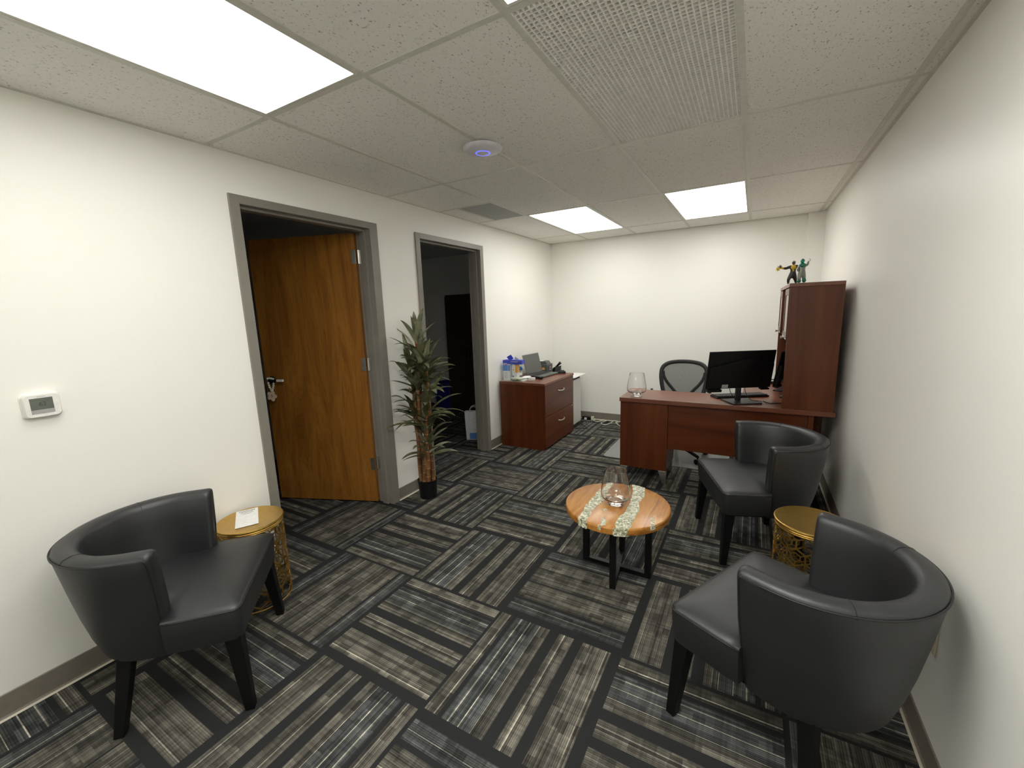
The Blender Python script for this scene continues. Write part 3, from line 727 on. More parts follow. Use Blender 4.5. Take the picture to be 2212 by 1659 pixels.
bm = B(); box(bm, 0, .062, 0, .06, 0, .172); obj('body', bm, M['white_card'], t)
bm = B(); box(bm, .040, .063, -.001, .061, .085, .173); box(bm, .012, .026, -.0012, 0, .11, .125); obj('orange_print', bm, M['orange'], t)
obj('blue_mark', bx(.006, .02, -.0012, 0, .03, .05), M['blue_card'], t)
t = thing('snack_bowl', 'small bowl of wrapped brown sweets beside the blue carton', 'bowl', (.105, 4.165, ZC))
bm = B(); lathe(bm, [(.030, 0), (.032, .003), (.060, .030), (.072, .040), (.069, .040), (.055, .028), (.028, .008), (.002, .007)], 32); obj('dish', bm, M['white_card'], t, smooth='auto')
for k in range(7):
    a = k * 2.4; r = .012 * k ** .5 + .004
    sw = obj('sweet', ball(B(), (r * math.cos(a) * 1.2, r * math.sin(a) * 1.2, .030 + .010 * (k < 3)), .014, 8, 6, (1.2, .8, .7)), M['choc'], t, smooth=True)
t = thing('snack_bag', 'crumpled clear bag with green print at the cabinet front edge', 'bag', (.215, 3.975, ZC + .0045), .1)
bm = B(); rr = random.Random(3); NB = 14; RR = []
for i in range(NB):
    f = i / (NB - 1); hw = .050 * math.sin(PI * min(.97, max(.08, f))) ** .5
    RR.append([(-.07 + .14 * f + rr.uniform(-.003, .003), hw * math.cos(2 * PI * k / 12) + rr.uniform(-.003, .003), max(0.0, .024 + hw * .48 * math.sin(2 * PI * k / 12) * 1.0 + rr.uniform(-.003, .003))) for k in range(12)])
rings(bm, RR); obj('body', bm, M['bag'], t, smooth=True)
obj('green_print', ball(B(), (.015, -.038, .022), .018, 10, 6, (1.3, .6, .6)), M['green'], t, smooth=True)
t = thing('snack_bag', 'cream crumpled wrapper lying between the bowl and the laptop', 'bag', (.235, 4.16, ZC), 1.2)
bm = B(); RR = []
for i in range(NB):
    f = i / (NB - 1); hw = .035 * math.sin(PI * min(.97, max(.08, f))) ** .5
    RR.append([(-.07 + .14 * f, hw * math.cos(2 * PI * k / 12) + rr.uniform(-.003, .003), max(0.0, .016 + hw * .5 * math.sin(2 * PI * k / 12) + rr.uniform(-.003, .003))) for k in range(12)])
rings(bm, RR); obj('body', bm, M['paper'], t, smooth=True)
t = thing('water_bottle', 'short clear bottle with a blue domed cap behind the laptop', 'bottle', (.075, 4.30, ZC))
bm = B(); lathe(bm, [(.030, 0), (.033, .004), (.033, .065), (.028, .078), (.022, .082)], 24); obj('body', bm, M['bottle'], t, smooth='auto')
bm = B(); lathe(bm, [(.031, .078), (.034, .080), (.033, .098), (.026, .112), (.012, .119), (.002, .120)], 24); obj('cap', bm, M['cap'], t, smooth='auto')
obj('label_band', lathe(B(), [(.0332, .015), (.0338, .016), (.0338, .045), (.0332, .046)], 24, cap0=False, cap1=False), M['white_card'], t, smooth=True)
t = thing('small_box', 'tiny white box near the cabinet front edge', 'box', (.345, 4.085, ZC), .25)
obj('body', bx(-.035, .035, -.028, .028, 0, .020), M['white_card'], t, bevel=.002); obj('lid', bx(-.036, .036, -.029, .029, .0202, .028), M['white_card'], t, bevel=.002)
t = thing('adapter', 'small black device lying in front of the laptop', 'device', (.375, 4.205, ZC), 1.15)
obj('body', bx(-.022, .022, -.05, .05, 0, .026), M['plastic_k'], t, bevel=.008, seg=3); obj('top_face', bx(-.012, .014, -.038, .035, .0255, .0272), M['plastic_m'], t, bevel=.0008)
t = thing('laptop', 'open grey laptop on the file cabinet', 'laptop', (.30, 4.475, ZC), -.09)
bm = B(); prism(bm, [(y, x) for x, y in rrect(.36, .235, .012)][::-1], .004, .016); basep = obj('base', bm, M['chrome_laptop'], t, bevel=.002)
bm = B()
for r in range(5):
    for c in range(13): box(bm, -.075 + r * .020 + .001, -.075 + r * .020 + .018, -.16 + c * .0246 + .001, -.16 + c * .0246 + .0225, .0162, .0172)
obj('keys', bm, M['plastic_m'], basep)
obj('touchpad', bx(.045, .105, -.06, .06, .0161, .0166), M['plastic_g'], basep)
for sx in (-.1, .1):
    for sy in (-.15, .15): obj('rubber_foot', lathe(B(), [(.008, 0), (.008, .0042)], 12, (sx, sy)), M['plastic_k'], basep)
lm = Matrix.Translation((-.116, 0, .017)) @ Matrix.Rotation(-.25, 4, 'Y')
lid = obj('screen_lid', box(B(), -.006, 0, -.18, .18, .004, .240, lm), M['chrome_laptop'], t, bevel=.002)
obj('screen', box(B(), .0002, .0008, -.172, .172, .018, .232, lm), M['screen'], lid)
obj('hinge', tube(B(), [(-.116, -.14, .014), (-.116, .14, .014)], .006, 8), M['plastic_k'], t)
t = thing('computer_mouse', 'black computer mouse on the file cabinet beside the laptop', 'mouse', (.455, 4.665, ZC), .5)
def mouse(t):
    bm = B(); RR = []
    for i in range(13):
        f = i / 12; hw = .031 * math.sin(PI * (.06 + .88 * f)) ** .45; hh = .040 * math.sin(PI * (.1 + .75 * f)) ** .7
        RR.append([(-.053 + .106 * f, hw * math.cos(PI * k / 9), hh * math.sin(PI * k / 9) ** .8 if 0 < k < 9 else 0) for k in range(10)])
    rings(bm, RR); obj('body', bm, M['plastic_k'], t, smooth='auto', angle=60)
    obj('wheel', tube(B(), [(.028, -.004, .032), (.028, .004, .032)], .008, 10), M['plastic_m'], t)
mouse(t)
# on the white cabinet
ZW = zw + .0005
t = thing('label_printer', 'boxy grey label printer with an orange sticker behind the laptop', 'printer', (.115, 4.90, ZW), 0)
bm = B(); rings(bm, [[(x, y, z) for x, y in rrect(.165, .17, .012)] for z in (0, .165)]); obj('body', bm, M['plastic_g'], t, smooth='auto')
bm = B(); prism(bm, [(-.07, 0), (.07, 0), (.045, .038), (-.055, .038)], -.06, .06); o = obj('cover', bm, M['plastic_g'], t, bevel=.004); o.rotation_euler = (PI / 2, 0, 0); o.location = (-.005, .01, .165)
obj('front_panel', bx(.0826, .0850, -.062, .062, .015, .150), M['plastic_m'], t, bevel=.001)
bm = B()
for z in (.128, .108, .088): box(bm, .085, .0865, -.03, .035, z, z + .006)
obj('slots', bm, M['lcd_bar'], t); obj('badge', bx(.085, .0868, -.02, .02, .045, .062), M['white_card'], t)
obj('sticker', bx(.01, .045, -.0862, -.0851, .095, .125), M['orange'], t); obj('label_roll', bx(-.055, -.005, -.05, .03, .2032, .206), M['paper'], t)
t = thing('desk_phone', 'black desk phone with tilted face on the white cabinet', 'phone', (.178, 5.095, ZW), PI - .1)
bm = B(); prism(bm, [(-.085, 0), (.075, 0), (.080, .018), (.045, .030), (-.03, .105), (-.055, .112), (-.045, .05)], -.085, .085); o = obj('body', bm, M['plastic_k'], t, bevel=.004); o.rotation_euler = (PI / 2, 0, 0)
o = obj('handset', tube(B(), catmull([(.055, -.06, .045), (.03, -.065, .075), (-.01, -.065, .115), (-.05, -.06, .150)], 6), lambda f: .014 + .007 * abs(2 * f - 1) ** 3, 10), M['plastic_k'], t, smooth=True)
obj('cord', tube(B(), catmull([(-.06, -.09, .02), (-.04, -.098, .07), (.0, -.098, .085), (.03, -.098, .05), (.04, -.10, .008)], 6), .003, 6), M['plastic_m'], t, smooth=True)
t = thing('paper_sheet', 'white papers overhanging the edge of the white cabinet', 'paper', (.40, 5.02, ZW), .0)
obj('sheet', bx(-.035, .15, -.16, .26, 0, .003), M['paper'], t); obj('sheet', box(B(), -.02, .13, -.13, .24, .0032, .0052, Matrix.Rotation(.05, 4, 'Z')), M['paper'], t)

# ------------------------------------------------------------------ desk (L-shape) and hutch
ZD = .740
t = thing('desk', 'cherry corner desk with modesty panel and metal feet', 'desk', (1.487, 3.53, 0))
ox, oy = 1.487, 3.53
def dbx(a, b_, c, d_, e, f): return bx(a - ox, b_ - ox, c - oy, d_ - oy, e, f)
obj('desktop', dbx(1.487, 3.003, 3.53, 3.965, ZD - .035, ZD), M['cherry_lit_top_x'], t, bevel=.002)
obj('return_top', dbx(2.42, 3.003, 3.966, 4.745, ZD - .035, ZD), M['cherry_lit_top_y'], t, bevel=.002)
ped = B()
for a in ((1.491, 1.889, 3.553, 3.571), (1.491, 1.509, 3.571, 3.94), (1.871, 1.889, 3.571, 3.94), (1.509, 1.871, 3.922, 3.94)): box(ped, a[0] - ox, a[1] - ox, a[2] - oy, a[3] - oy, .112, ZD - .036)
box(ped, 1.509 - ox, 1.871 - ox, 3.571 - oy, 3.922 - oy, .112, .130)
obj('pedestal', ped, M['cherry_z'], t, bevel=.0015)
for za, zb in ((.13, .40), (.405, .69)):
    dr = obj('drawer', dbx(1.512, 1.868, 3.941, 3.957, za, zb), M['cherry_x'], t, bevel=.0015); obj('pull', dbx(1.62, 1.76, 3.957, 3.972, zb - .06, zb - .048), M['nickel'], dr)
def foot(x, y):
    bm = B(); a = [bm.verts.new((x - ox + dx, y - oy + dy, z)) for dx, dy, z in ((-.028, 0, 0), (.004, 0, 0), (.004, .03, 0), (-.028, .03, 0), (-.062, 0, .112), (.004, 0, .112), (.004, .06, .112), (-.062, .06, .112))]
    for f in ((0, 3, 2, 1), (4, 5, 6, 7), (0, 1, 5, 4), (1, 2, 6, 5), (2, 3, 7, 6), (3, 0, 4, 7)): bm.faces.new([a[i] for i in f])
    return bm
for x, y in ((1.883, 3.556), (1.883, 3.875)): obj('foot', foot(x, y), M['nickel'], t, bevel=.002)
for y in (3.556, 3.875):
    bm = foot(1.497, y); bmesh.ops.scale(bm, vec=(-1, 1, 1), verts=bm.verts); bmesh.ops.translate(bm, verts=bm.verts, vec=(2 * (1.497 - ox), 0, 0)); obj('foot', bm, M['nickel'], t, bevel=.002)
obj('modesty_panel', dbx(1.890, 2.852, 3.568, 3.586, .315, ZD - .036), M['cherry_x'], t, bevel=.001)
obj('end_panel', dbx(2.853, 2.885, 3.556, 3.90, .0, ZD - .036), M['cherry_z'], t, bevel=.001)
obj('end_panel', dbx(2.44, 2.98, 4.715, 4.735, .0, ZD - .036), M['cherry_z'], t, bevel=.001)
obj('back_panel', dbx(2.965, 2.98, 3.92, 4.714, .30, ZD - .036), M['cherry_y'], t)
# hutch
HX0, HX1, HY0, HY1, HZ0, HZ1 = 2.678, 2.988, 3.532, 4.742, ZD + .0005, 1.640
t = thing('hutch', 'tall cherry hutch with two frosted doors on top of the desk', 'hutch', (HX0, HY0, HZ0))
def hbx(a, b_, c, d_, e, f): return bx(a - HX0, b_ - HX0, c - HY0, d_ - HY0, e - HZ0, f - HZ0)
obj('side_panel', hbx(HX0 + .004, HX1, HY0, HY0 + .022, HZ0, HZ1 - .025), M['cherry_z'], t, bevel=.001)
obj('side_panel', hbx(HX0 + .004, HX1, HY1 - .022, HY1, HZ0, HZ1 - .025), M['cherry_z'], t, bevel=.001)
obj('top', hbx(HX0 - .004, HX1, HY0 - .003, HY1 + .003, HZ1 - .0248, HZ1), M['cherry_lit_top_y'], t, bevel=.0015)
obj('back', hbx(HX1 - .012, HX1 - .0005, HY0 + .0225, HY1 - .0225, HZ0 + .02, HZ1 - .025), M['cherry_y'], t)
obj('shelf', hbx(HX0 + .02, HX1 - .0125, HY0 + .0225, HY1 - .0225, 1.232, 1.252), M['cherry_y'], t)
for y in (3.985, 4.355): obj('divider', hbx(HX0 + .02, HX1 - .0125, y - .01, y + .01, 1.2525, HZ1 - .025), M['cherry_z'], t)
for ya, yb, yh in ((HY0 + .024, 3.975, 3.575), (4.365, HY1 - .024, 4.42)):
    bm = B(); fr = .045
    for a in ((ya, ya + fr, 1.245, 1.608), (yb - fr, yb, 1.245, 1.608), (ya + fr, yb - fr, 1.245, 1.245 + fr), (ya + fr, yb - fr, 1.608 - fr, 1.608)): box(bm, -.002, .018, a[0] - HY0, a[1] - HY0, a[2] - HZ0, a[3] - HZ0)
    dr = obj('door', bm, M['cherry_y'], t, bevel=.001)
    obj('frosted_panel', hbx(HX0 + .004, HX0 + .010, ya + fr, yb - fr, 1.245 + fr, 1.608 - fr), M['frosted'], dr)
    P = [(0, yh - HY0, 1.262 - HZ0), (-.022, yh - HY0, 1.262 - HZ0)]
    bm = B(); tube(bm, P, .005, 8); tube(bm, [(-.022, yh - HY0 - .0, 1.262 - HZ0), (-.034, yh - HY0, 1.262 - HZ0)], lambda f: .008 + .003 * f, 10); obj('knob', bm, M['nickel'], dr, smooth='auto')
    obj('edge_trim', hbx(HX0 - .0035, HX0 - .0022, ya, yb, 1.245, 1.258), M['nickel'], dr)

# monitors
def monitor(name, label, loc_, rz, stand=True, w=.526, h=.306, z0=.104):
    t = thing(name, label, 'monitor', loc_, rz, 'black monitors')      # local +y is the way the screen faces, viewer of the picture sees the back
    bm = B(); tl = Matrix.Translation((0, 0, z0)) @ Matrix.Rotation(.172, 4, 'X')
    box(bm, -w / 2, w / 2, 0, .012, 0, h, tl)
    hs = obj('housing', bm, M['plastic_k'], t, bevel=.003)
    obj('screen', box(B(), -w / 2 + .008, w / 2 - .008, .0122, .0128, .016, h - .008, tl), M['screen'], hs)
    # moulded back: lower bulge with a chevron ridge
    bm = B(); n = 2
    pts = [(-w * .49, 0), (w * .49, 0), (w * .49, h * .66), (w * .07, h * .80), (-w * .49, h * .60)]
    bot = [bm.verts.new(tl @ Vector((x, -.0003, z))) for x, z in pts]; topv = [bm.verts.new(tl @ Vector((x * .97, -.022, .006 + z * .965))) for x, z in pts]
    bm.faces.new(bot); bm.faces.new(topv[::-1])
    for k in range(5): bm.faces.new((bot[k], topv[k], topv[(k + 1) % 5], bot[(k + 1) % 5]))
    obj('back_bulge', bm, M['plastic_k'], hs, bevel=.002)
    obj('lower_lip', box(B(), -w * .49, -w * .27, -.03, .010, -.022, .0, tl), M['plastic_k'], hs, bevel=.004); obj('lower_lip', box(B(), w * .33, w * .46, -.03, .010, -.014, .0, tl), M['plastic_k'], hs, bevel=.004)
    obj('port_label', box(B(), -.145, -.095, -.0245, -.0223, .012, .040, tl), M['lcd_bar'], hs)
    nk = obj('neck', bx(-.020, .020, -.020, .002, .008, .150), M['plastic_m'], t, bevel=.003)
    bm = B(); box(bm, -.112, .112, -.155, .045, 0, .009); obj('stand_base', bm, M['plastic_m'], t, bevel=.002)
    return t
mon = monitor('monitor', 'black monitor on the desk, seen from the back', (2.388, 3.732, ZD + .0005), .542)
obj('cable', tube(B(), catmull([(-.085, -.03, .125), (-.075, -.035, .075), (-.045, -.045, .03), (-.03, -.03, .013)], 6), .0025, 6), M['plastic_m'], mon, smooth=True)
obj('cable', tube(B(), catmull([(.045, -.02, .125), (.05, -.03, .07), (.07, -.07, .02), (.115, -.09, .012), (.15, -.085, .004)], 6), .0025, 6), M['plastic_m'], mon, smooth=True)
dirv = math.atan2(.93, .36)
monitor('monitor', 'second black monitor half hidden behind the hutch side panel', (2.735, 4.35, ZD + .0005), dirv, w=.47, h=.29, z0=.075)
t = thing('keyboard', 'black keyboard on the desk behind the first monitor', 'keyboard', (2.40, 3.905, ZD + .0005), math.atan2(.49, .87) + .05)
kb = obj('base', bx(-.22, .22, -.06, .06, 0, .014), M['plastic_k'], t, bevel=.004)
bm = B()
for r in range(5):
    for c in range(20): box(bm, -.212 + c * .0212, -.212 + c * .0212 + .0175, -.05 + r * .0205, -.05 + r * .0205 + .0165, .0142, .021)
obj('keys', bm, M['plastic_m'], t)
t = thing('computer_mouse', 'dark computer mouse on the desk beside the hutch side panel', 'mouse', (2.74, 3.965, ZD + .0005), .4); mouse(t)
t = thing('desk_cable', 'thin black cable lying across the desk to the hutch', 'cable', (2.55, 3.70, ZD))
obj('wire', tube(B(), catmull([(.02, .075, .0035), (.035, .03, .0035), (.065, -.005, .0035), (.12, .02, .0035), (.20, .05, .0035), (.30, .07, .0035)], 6), .003, 6), M['plastic_m'], t, smooth=True)
t = thing('desk_gadget', 'small black object on the far corner of the desk by the wall', 'device', (2.66, 4.66, ZD + .0005))
bm = B(); tube(bm, catmull([(-.05, .02, .004), (-.02, .03, .03), (.02, .025, .035), (.05, .0, .02), (.06, -.01, .004)], 6), .005, 7); obj('strap', bm, M['plastic_k'], t, smooth=True)
obj('body', bx(-.06, .02, -.02, .03, 0, .02), M['plastic_k'], t, bevel=.005)

# toy figures on the hutch
def skin(name, nodes, edges, mat, parent, sub=2):
    me = bpy.data.meshes.new(name); me.from_pydata([n[0] for n in nodes], edges, []); me.materials.append(mat)
    o = bpy.data.objects.new(name, me); COL.objects.link(o); o.parent = parent
    s = o.modifiers.new('skin', 'SKIN'); s.use_smooth_shade = True
    for v, n in zip(me.skin_vertices[0].data, nodes): v.radius = (n[1] * 1.3, n[1] * 1.3)
    me.skin_vertices[0].data[0].use_root = True
    u = o.modifiers.new('sub', 'SUBSURF'); u.levels = sub; u.render_levels = sub
    return o
ZH = HZ1 + .0005
t = thing('toy_figure', 'yellow and dark toy figure reaching out its arm, on top of the hutch', 'figurine', (2.694, 3.628, ZH), 0)
body = skin('body', [((0, 0, .070), .012), ((.0, 0, .090), .011), ((0, 0, .112), .014), ((0, 0, .128), .007),
    ((-.017, .0, .050), .011), ((-.026, -.005, .026), .008), ((-.024, .0, .006), .006), ((-.027, -.014, .004), .005),
    ((.013, .004, .046), .011), ((.018, .006, .024), .008), ((.022, .008, .006), .006), ((.022, -.006, .004), .005),
    ((-.022, 0, .118), .009), ((-.044, -.004, .108), .0075), ((-.066, -.006, .112), .006), ((.022, 0, .118), .009), ((.034, -.008, .10), .007), ((.030, -.02, .084), .006)],
    [(0, 1), (1, 2), (2, 3), (0, 4), (4, 5), (5, 6), (6, 7), (0, 8), (8, 9), (9, 10), (10, 11), (2, 12), (12, 13), (13, 14), (2, 15), (15, 16), (16, 17)], M['toy_dark'], t)
bm = B(); ball(bm, (0, -.004, .112), .019, 14, 10, (1.0, .78, .95)); ball(bm, (0, -.006, .092), .012, 12, 8, (.8, .8, 1.2)); obj('vest', bm, M['yellow'], t, smooth=True)
bm = B(); ball(bm, (0, -.002, .143), .0125, 14, 10, (.88, .95, 1.1)); ball(bm, (0, -.0135, .139), .0028, 8, 6); obj('head', bm, M['toy_skin'], t, smooth=True)
bm = B(); ball(bm, (0, .0005, .1475), .0130, 14, 10, (.93, 1.0, .85)); obj('cap', bm, M['toy_grey'], t, smooth=True)
obj('visor', bx(-.010, .010, -.0150, -.008, .1415, .1455), M['toy_dark'], t, bevel=.001)
bm = B(); tube(bm, [(-.058, -.006, .110), (-.076, -.008, .115)], lambda f: .008 - .002 * f, 10); obj('forearm', bm, M['yellow'], t, smooth=True)
bm = B()
for dx, dz, l in ((-.005, .014, 1), (.000, .018, 1), (.004, .013, 1), (-.012, .008, 1), (.008, .008, .8)): tube(bm, [(-.080, -.008, .118), (-.080 + dx, -.010, .118 + dz * .6), (-.080 + dx * 1.3, -.014, .118 + dz)], lambda f: .0028 - .001 * f, 6)
ball(bm, (-.079, -.008, .117), .0055, 8, 6); obj('hand', bm, M['toy_skin'], t, smooth=True)
bm = B()
for k in range(7):
    a = k * .9; tube(bm, [(-.092, -.008, .108), (-.092 + .016 * math.cos(a), -.008 + .008 * math.sin(2 * a), .108 + .016 * math.sin(a))], lambda f: .005 - .003 * f, 6)
obj('burst', bm, M['yellow'], t)
t = thing('toy_figure', 'green translucent toy figure with a raised arm, on top of the hutch', 'figurine', (2.740, 3.557, ZH), 0)
skin('body', [((0, 0, .072), .012), ((0, 0, .092), .014), ((.0, 0, .112), .018), ((.0, 0, .130), .010),
    ((-.013, -.004, .050), .011), ((-.013, -.010, .026), .009), ((-.012, -.006, .007), .0075), ((-.014, -.016, .006), .006),
    ((.013, .004, .050), .011), ((.016, 0, .026), .009), ((.016, .004, .008), .0085), ((.018, -.010, .007), .006),
    ((-.018, -.004, .108), .009), ((-.026, -.010, .090), .007), ((-.016, -.018, .078), .006), ((.018, 0, .118), .008), ((.030, 0, .118), .0065), ((.033, 0, .140), .005)],
    [(0, 1), (1, 2), (2, 3), (0, 4), (4, 5), (5, 6), (6, 7), (0, 8), (8, 9), (9, 10), (10, 11), (2, 12), (12, 13), (13, 14), (2, 15), (15, 16), (16, 17)], M['toy_grey'], t)
bm = B(); ball(bm, (0, -.003, .116), .021, 14, 10, (1.05, .85, .95)); obj('chest_armour', bm, M['teal'], t, smooth=True)
bm = B(); ball(bm, (0, -.002, .147), .0135, 14, 10, (.95, .95, 1.15)); ball(bm, (0, -.0145, .1445), .003, 8, 6); obj('head', bm, M['teal'], t, smooth=True)
bm = B(); ball(bm, (-.013, -.009, .012), .013, 12, 8, (1, 1.2, .9)); ball(bm, (.017, -.004, .017), .014, 12, 8, (.9, 1.1, 1.15)); obj('boots', bm, M['teal'], t, smooth=True)
bm = B(); tube(bm, [(.038 + .006 * math.cos(a), 0, .150 + .007 * math.sin(a)) for a in [-2.2 + k * .45 for k in range(10)]], .002, 6); tube(bm, [(.033, 0, .138), (.0345, 0, .1445)], .004, 8); obj('hand', bm, M['toy_grey'], t, smooth=True)

# ------------------------------------------------------------------ office chair and mat
t = thing('chair_mat', 'clear grey plastic chair mat on the carpet behind the desk', 'mat', (1.185, 4.01, 0))
bm = B(); poly = [(.575 + x, .57 + y) for x, y in rrect(1.15, 1.14, .05)]; prism(bm, poly, 0.0005, .0045); obj('sheet', bm, M['mat'], t)
t = thing('office_chair', 'swivel office chair with grey mesh back behind the desk', 'chair', (1.87, 4.33, .0048), PI)
def arc_pt(x, z): return (x, -.245 + .035 * (abs(x) / .22) ** 2 * 1 - .10 * (z - .62), z)   # gently wrapped back, local: +y is where the sitter faces
out = [(-.175, .56), (-.205, .66), (-.222, .78), (-.212, .865), (-.165, .910), (-.09, .928), (0, .933), (.09, .928), (.165, .910), (.212, .865), (.222, .78), (.205, .66), (.175, .56)]
fr = obj('back_frame', tube(B(), catmull([arc_pt(*p) for p in out], 6), .021, 10, flat=.5, ref=(0, 1, 0)), M['chair_frame'], t, smooth=True)
vl = [(-.205, .83), (-.195, .775), (-.160, .71), (-.118, .66), (-.080, .615), (-.04, .575), (0, .565), (.04, .575), (.080, .615), (.118, .66), (.160, .71), (.195, .775), (.205, .83)]
obj('wishbone', tube(B(), catmull([arc_pt(*p) for p in vl], 6), .017, 10, flat=.5, ref=(0, 1, 0)), M['chair_frame'], fr, smooth=True)
bm = B(); nn = 14; RR = []
outs = catmull([Vector((x, z, 0)) for x, z in out], 6)
for j in range(nn + 1):
    z = .56 + (.928 - .56) * j / nn
    xm = max([abs(p.x) for p in outs if abs(p.y - z) < .02] or [.1]); xm = min(xm, .22)
    RR.append([arc_pt(-xm + 2 * xm * k / 12, z) for k in range(13)])
for dy in (0,):
    V = [[bm.verts.new(p) for p in r] for r in RR]
    for a, b_ in zip(V, V[1:]):
        for k in range(12): bm.faces.new((a[k], a[k + 1], b_[k + 1], b_[k]))
mo = obj('back_mesh', bm, M['net'], t, smooth=True); sd = mo.modifiers.new('solid', 'SOLIDIFY'); sd.thickness = .003
bm = B(); rings(bm, [[(x, y, z) for x, y in rrect(w_, w_ * .96, .08)] for w_, z in ((.44, .425), (.48, .435), (.49, .465), (.47, .488), (.40, .497))]); obj('seat', bm, M['mesh'], t, smooth='auto', angle=60)
obj('back_support', tube(B(), catmull([(0, -.10, .42), (0, -.24, .43), (0, -.275, .50), (0, -.262, .60)], 6), .02, 8), M['plastic_k'], t, smooth=True)
obj('column', lathe(B(), [(.028, .09), (.028, .24), (.020, .241), (.020, .426)], 16), M['plastic_k'], t, smooth='auto')
for k in range(5):
    a = 2 * PI * k / 5 + 1.15; dx, dy = math.cos(a), math.sin(a)
    lg = obj('base_leg', tube(B(), [(dx * .02, dy * .02, .110), (dx * .15, dy * .15, .098), (dx * .285, dy * .285, .072)], lambda f: .022 - .008 * f, 8), M['plastic_k'], t, smooth=True)
    n_ = Vector((-dy, dx, 0)) * .018; c = Vector((dx * .280, dy * .280, .026))
    bm = B(); tube(bm, [c - n_ * 1.2, c - n_ * .3], .026, 14); tube(bm, [c + n_ * .3, c + n_ * 1.2], .026, 14); tube(bm, [c, c + Vector((0, 0, .05))], .008, 8); obj('caster', bm, M['plastic_k'], lg, smooth='auto')
for s in (-1, 1):
    obj('armrest', tube(B(), catmull([(s * .22, -.05, .44), (s * .265, -.04, .50), (s * .27, -.02, .64), (s * .27, .0, .67)], 5), .014, 8), M['plastic_k'], t, smooth=True)

# ------------------------------------------------------------------ cords on the floor by the end wall
t = thing('power_strip', 'black power strip on the floor against the end wall', 'power strip', (.552, 5.345, 0), .05)
obj('body', bx(-.075, .05, -.025, .025, .001, .042), M['plastic_k'], t, bevel=.004)
t = thing('extension_cord', 'white looped extension cord on the carpet by the end wall', 'cord', (0, 0, 0))
cp = [(.60, 5.345), (.632, 5.378), (.652, 5.365), (.635, 5.325), (.708, 5.262), (.76, 5.335), (.81, 5.360), (.784, 5.206), (.853, 5.162), (.905, 5.262), (.895, 5.372), (.93, 5.380), (.966, 5.355), (.959, 5.294), (1.034, 5.190), (1.12, 5.15)]
obj('wire', tube(B(), catmull([(x, y, .0065 + .004 * (i % 2)) for i, (x, y) in enumerate(cp)], 8), .0058, 8), M['cord'], t, smooth=True)
obj('plug', bx(.604, .636, 5.318, 5.370, .001, .050), M['cord'], t, bevel=.004)
t = thing('white_adapter', 'small white plug on the black power strip', 'plug', (.53, 5.318, .020)); obj('body', bx(-.013, .018, -.03, -.0002, -.012, .014), M['white_card'], t, bevel=.003)
t.location = (.53, 5.3195, .020)
t = thing('black_cord', 'thin black cable curled on the carpet beside the file cabinet', 'cord', (0, 0, 0))
obj('wire', tube(B(), catmull([(.545, 5.24, .004), (.53, 5.15, .004), (.585, 5.05, .004), (.70, 4.915, .004), (.62, 4.88, .004), (.575, 4.86, .006), (.54, 4.90, .004)], 8), .0035, 6), M['plastic_k'], t, smooth=True)

# ------------------------------------------------------------------ potted plant
PX, PY = .172, 2.468
t = thing('potted_plant', 'tall artificial dracaena on bamboo canes in a black pot between the doorways', 'plant', (PX, PY, 0))
bm = B(); lathe(bm, [(.066, 0), (.070, .004), (.0775, .135), (.082, .138), (.083, .156), (.079, .158), (.074, .150), (.072, .138), (.002, .136)], 40); obj('pot', bm, M['pot'], t, smooth='auto', angle=30)
obj('soil', lathe(B(), [(.0715, .137), (.0715, .143), (.04, .147), (.002, .148)], 24), M['soil'], t, smooth=True)
rr = random.Random(11)
def leafstrip(bm, base, az, elev, ln, wd, droop):
    """one lance-shaped leaf arching from base"""
    n = 9; p = Vector(base); d = Vector((math.cos(az) * math.cos(elev), math.sin(az) * math.cos(elev), math.sin(elev))); V = []
    tw = rr.uniform(-.5, .5)
    for i in range(n + 1):
        f = i / n; w_ = wd * (math.sin(PI * min(1, .12 + f * .88)) ** .8) * (1 if f < .98 else .1)
        side = d.cross(Vector((0, 0, 1))); side = side.normalized() if side.length > 1e-3 else Vector((1, 0, 0))
        upn = side.cross(d).normalized()
        s2 = side * math.cos(tw * f) + upn * math.sin(tw * f)
        row = [p - s2 * w_ / 2 + upn * w_ * .18, p, p + s2 * w_ / 2 + upn * w_ * .18]
        V.append([bm.verts.new((max(q.x, -PX + .018), q.y, q.z)) for q in row])
        p = p + d * (ln / n); d = (d + Vector((0, 0, -droop / n * (0.4 + f * 1.4)))).normalized()
    for a, b_ in zip(V, V[1:]):
        for k in range(2): bm.faces.new((a[k], a[k + 1], b_[k + 1], b_[k]))
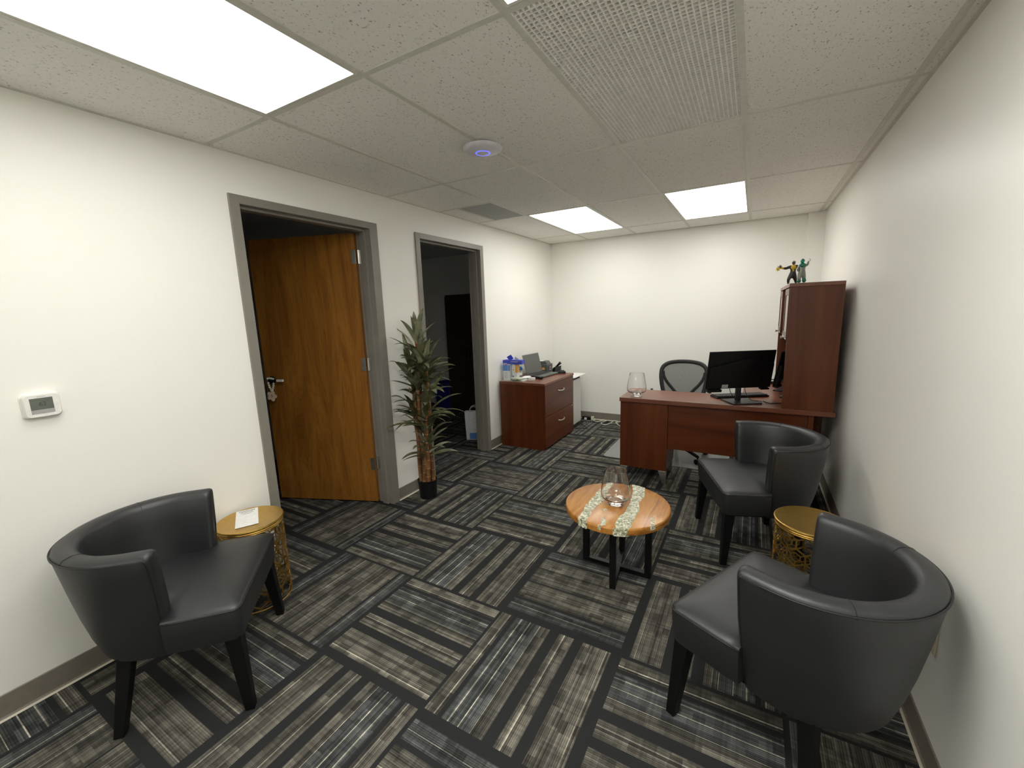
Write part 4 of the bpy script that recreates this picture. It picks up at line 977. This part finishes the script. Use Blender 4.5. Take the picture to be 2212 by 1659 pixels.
# (foot x, foot y, top x, top y, top z, radius, leaves, leaf length, spread from, crown height)
canes = [(.000, .025, -.020, .00, 1.32, .015, 32, .28, .42), (-.048, .010, -.080, -.03, 1.12, .015, 26, .26, .32), (.048, .015, .055, .02, 1.14, .016, 28, .28, .34),
         (-.035, -.035, -.080, -.015, .80, .014, 16, .25, .20), (.045, -.035, .085, -.06, .60, .018, 18, .28, .24), (.015, -.050, .105, -.04, .84, .016, 18, .30, .26), (-.010, -.020, .005, -.05, 1.02, .015, 20, .27, .32)]
for ci, (fx_, fy_, tx_, ty_, tz_, rad, nl, ll, crown) in enumerate(canes):
    P = [(fx_ + (tx_ - fx_) * f ** 1.3 + .006 * math.sin(f * 9 + ci), fy_ + (ty_ - fy_) * f ** 1.3, .13 + (tz_ - .13) * f) for f in [k / 20 for k in range(21)]]
    off = rr.uniform(0, .06); NS = 150
    Q = [Vector((fx_ + (tx_ - fx_) * f ** 1.3 + .006 * math.sin(f * 9 + ci), fy_ + (ty_ - fy_) * f ** 1.3, .13 - off + (tz_ - .13) * f)) for f in [k / NS for k in range(NS + 1)]]
    def rad_at(f):
        g = ((.13 - off + (tz_ - .13) * f) / .074) % 1.0
        return rad * (1.12 - .35 * f) * (1 + .16 * max(0, 1 - abs(g - .06) / .07))
    c = obj('cane', tube(B(), Q, rad_at, 10), M['cane'], t, smooth=True, loc=(0, 0, off))
    for part in range(2):
        bm = B()
        for k in range(nl // 2 + (1 - part)):
            h = rr.random() ** .8; z = tz_ - crown * (1 - h); f = (z - .13) / (tz_ - .13); i = min(20, int(f * 20)); q = Vector(P[i])
            az = 2.4 * (k * 2 + part) + rr.uniform(-.4, .4) + ci
            el = .30 + .85 * h + rr.uniform(-.25, .25)
            if q.x + PX + math.cos(az) * ll * math.cos(el) < .03: az = rr.choice((1, -1)) * rr.uniform(1.3, 1.75) + 0.0
            leafstrip(bm, (q.x, q.y, z), az, el, ll * rr.uniform(.75, 1.15), rr.uniform(.034, .052), rr.uniform(.3, 1.3))
        o = obj('foliage', bm, M['leaf' if part == 0 or ci % 2 else 'leaf2'], c, smooth=True, loc=(0, 0, -off))
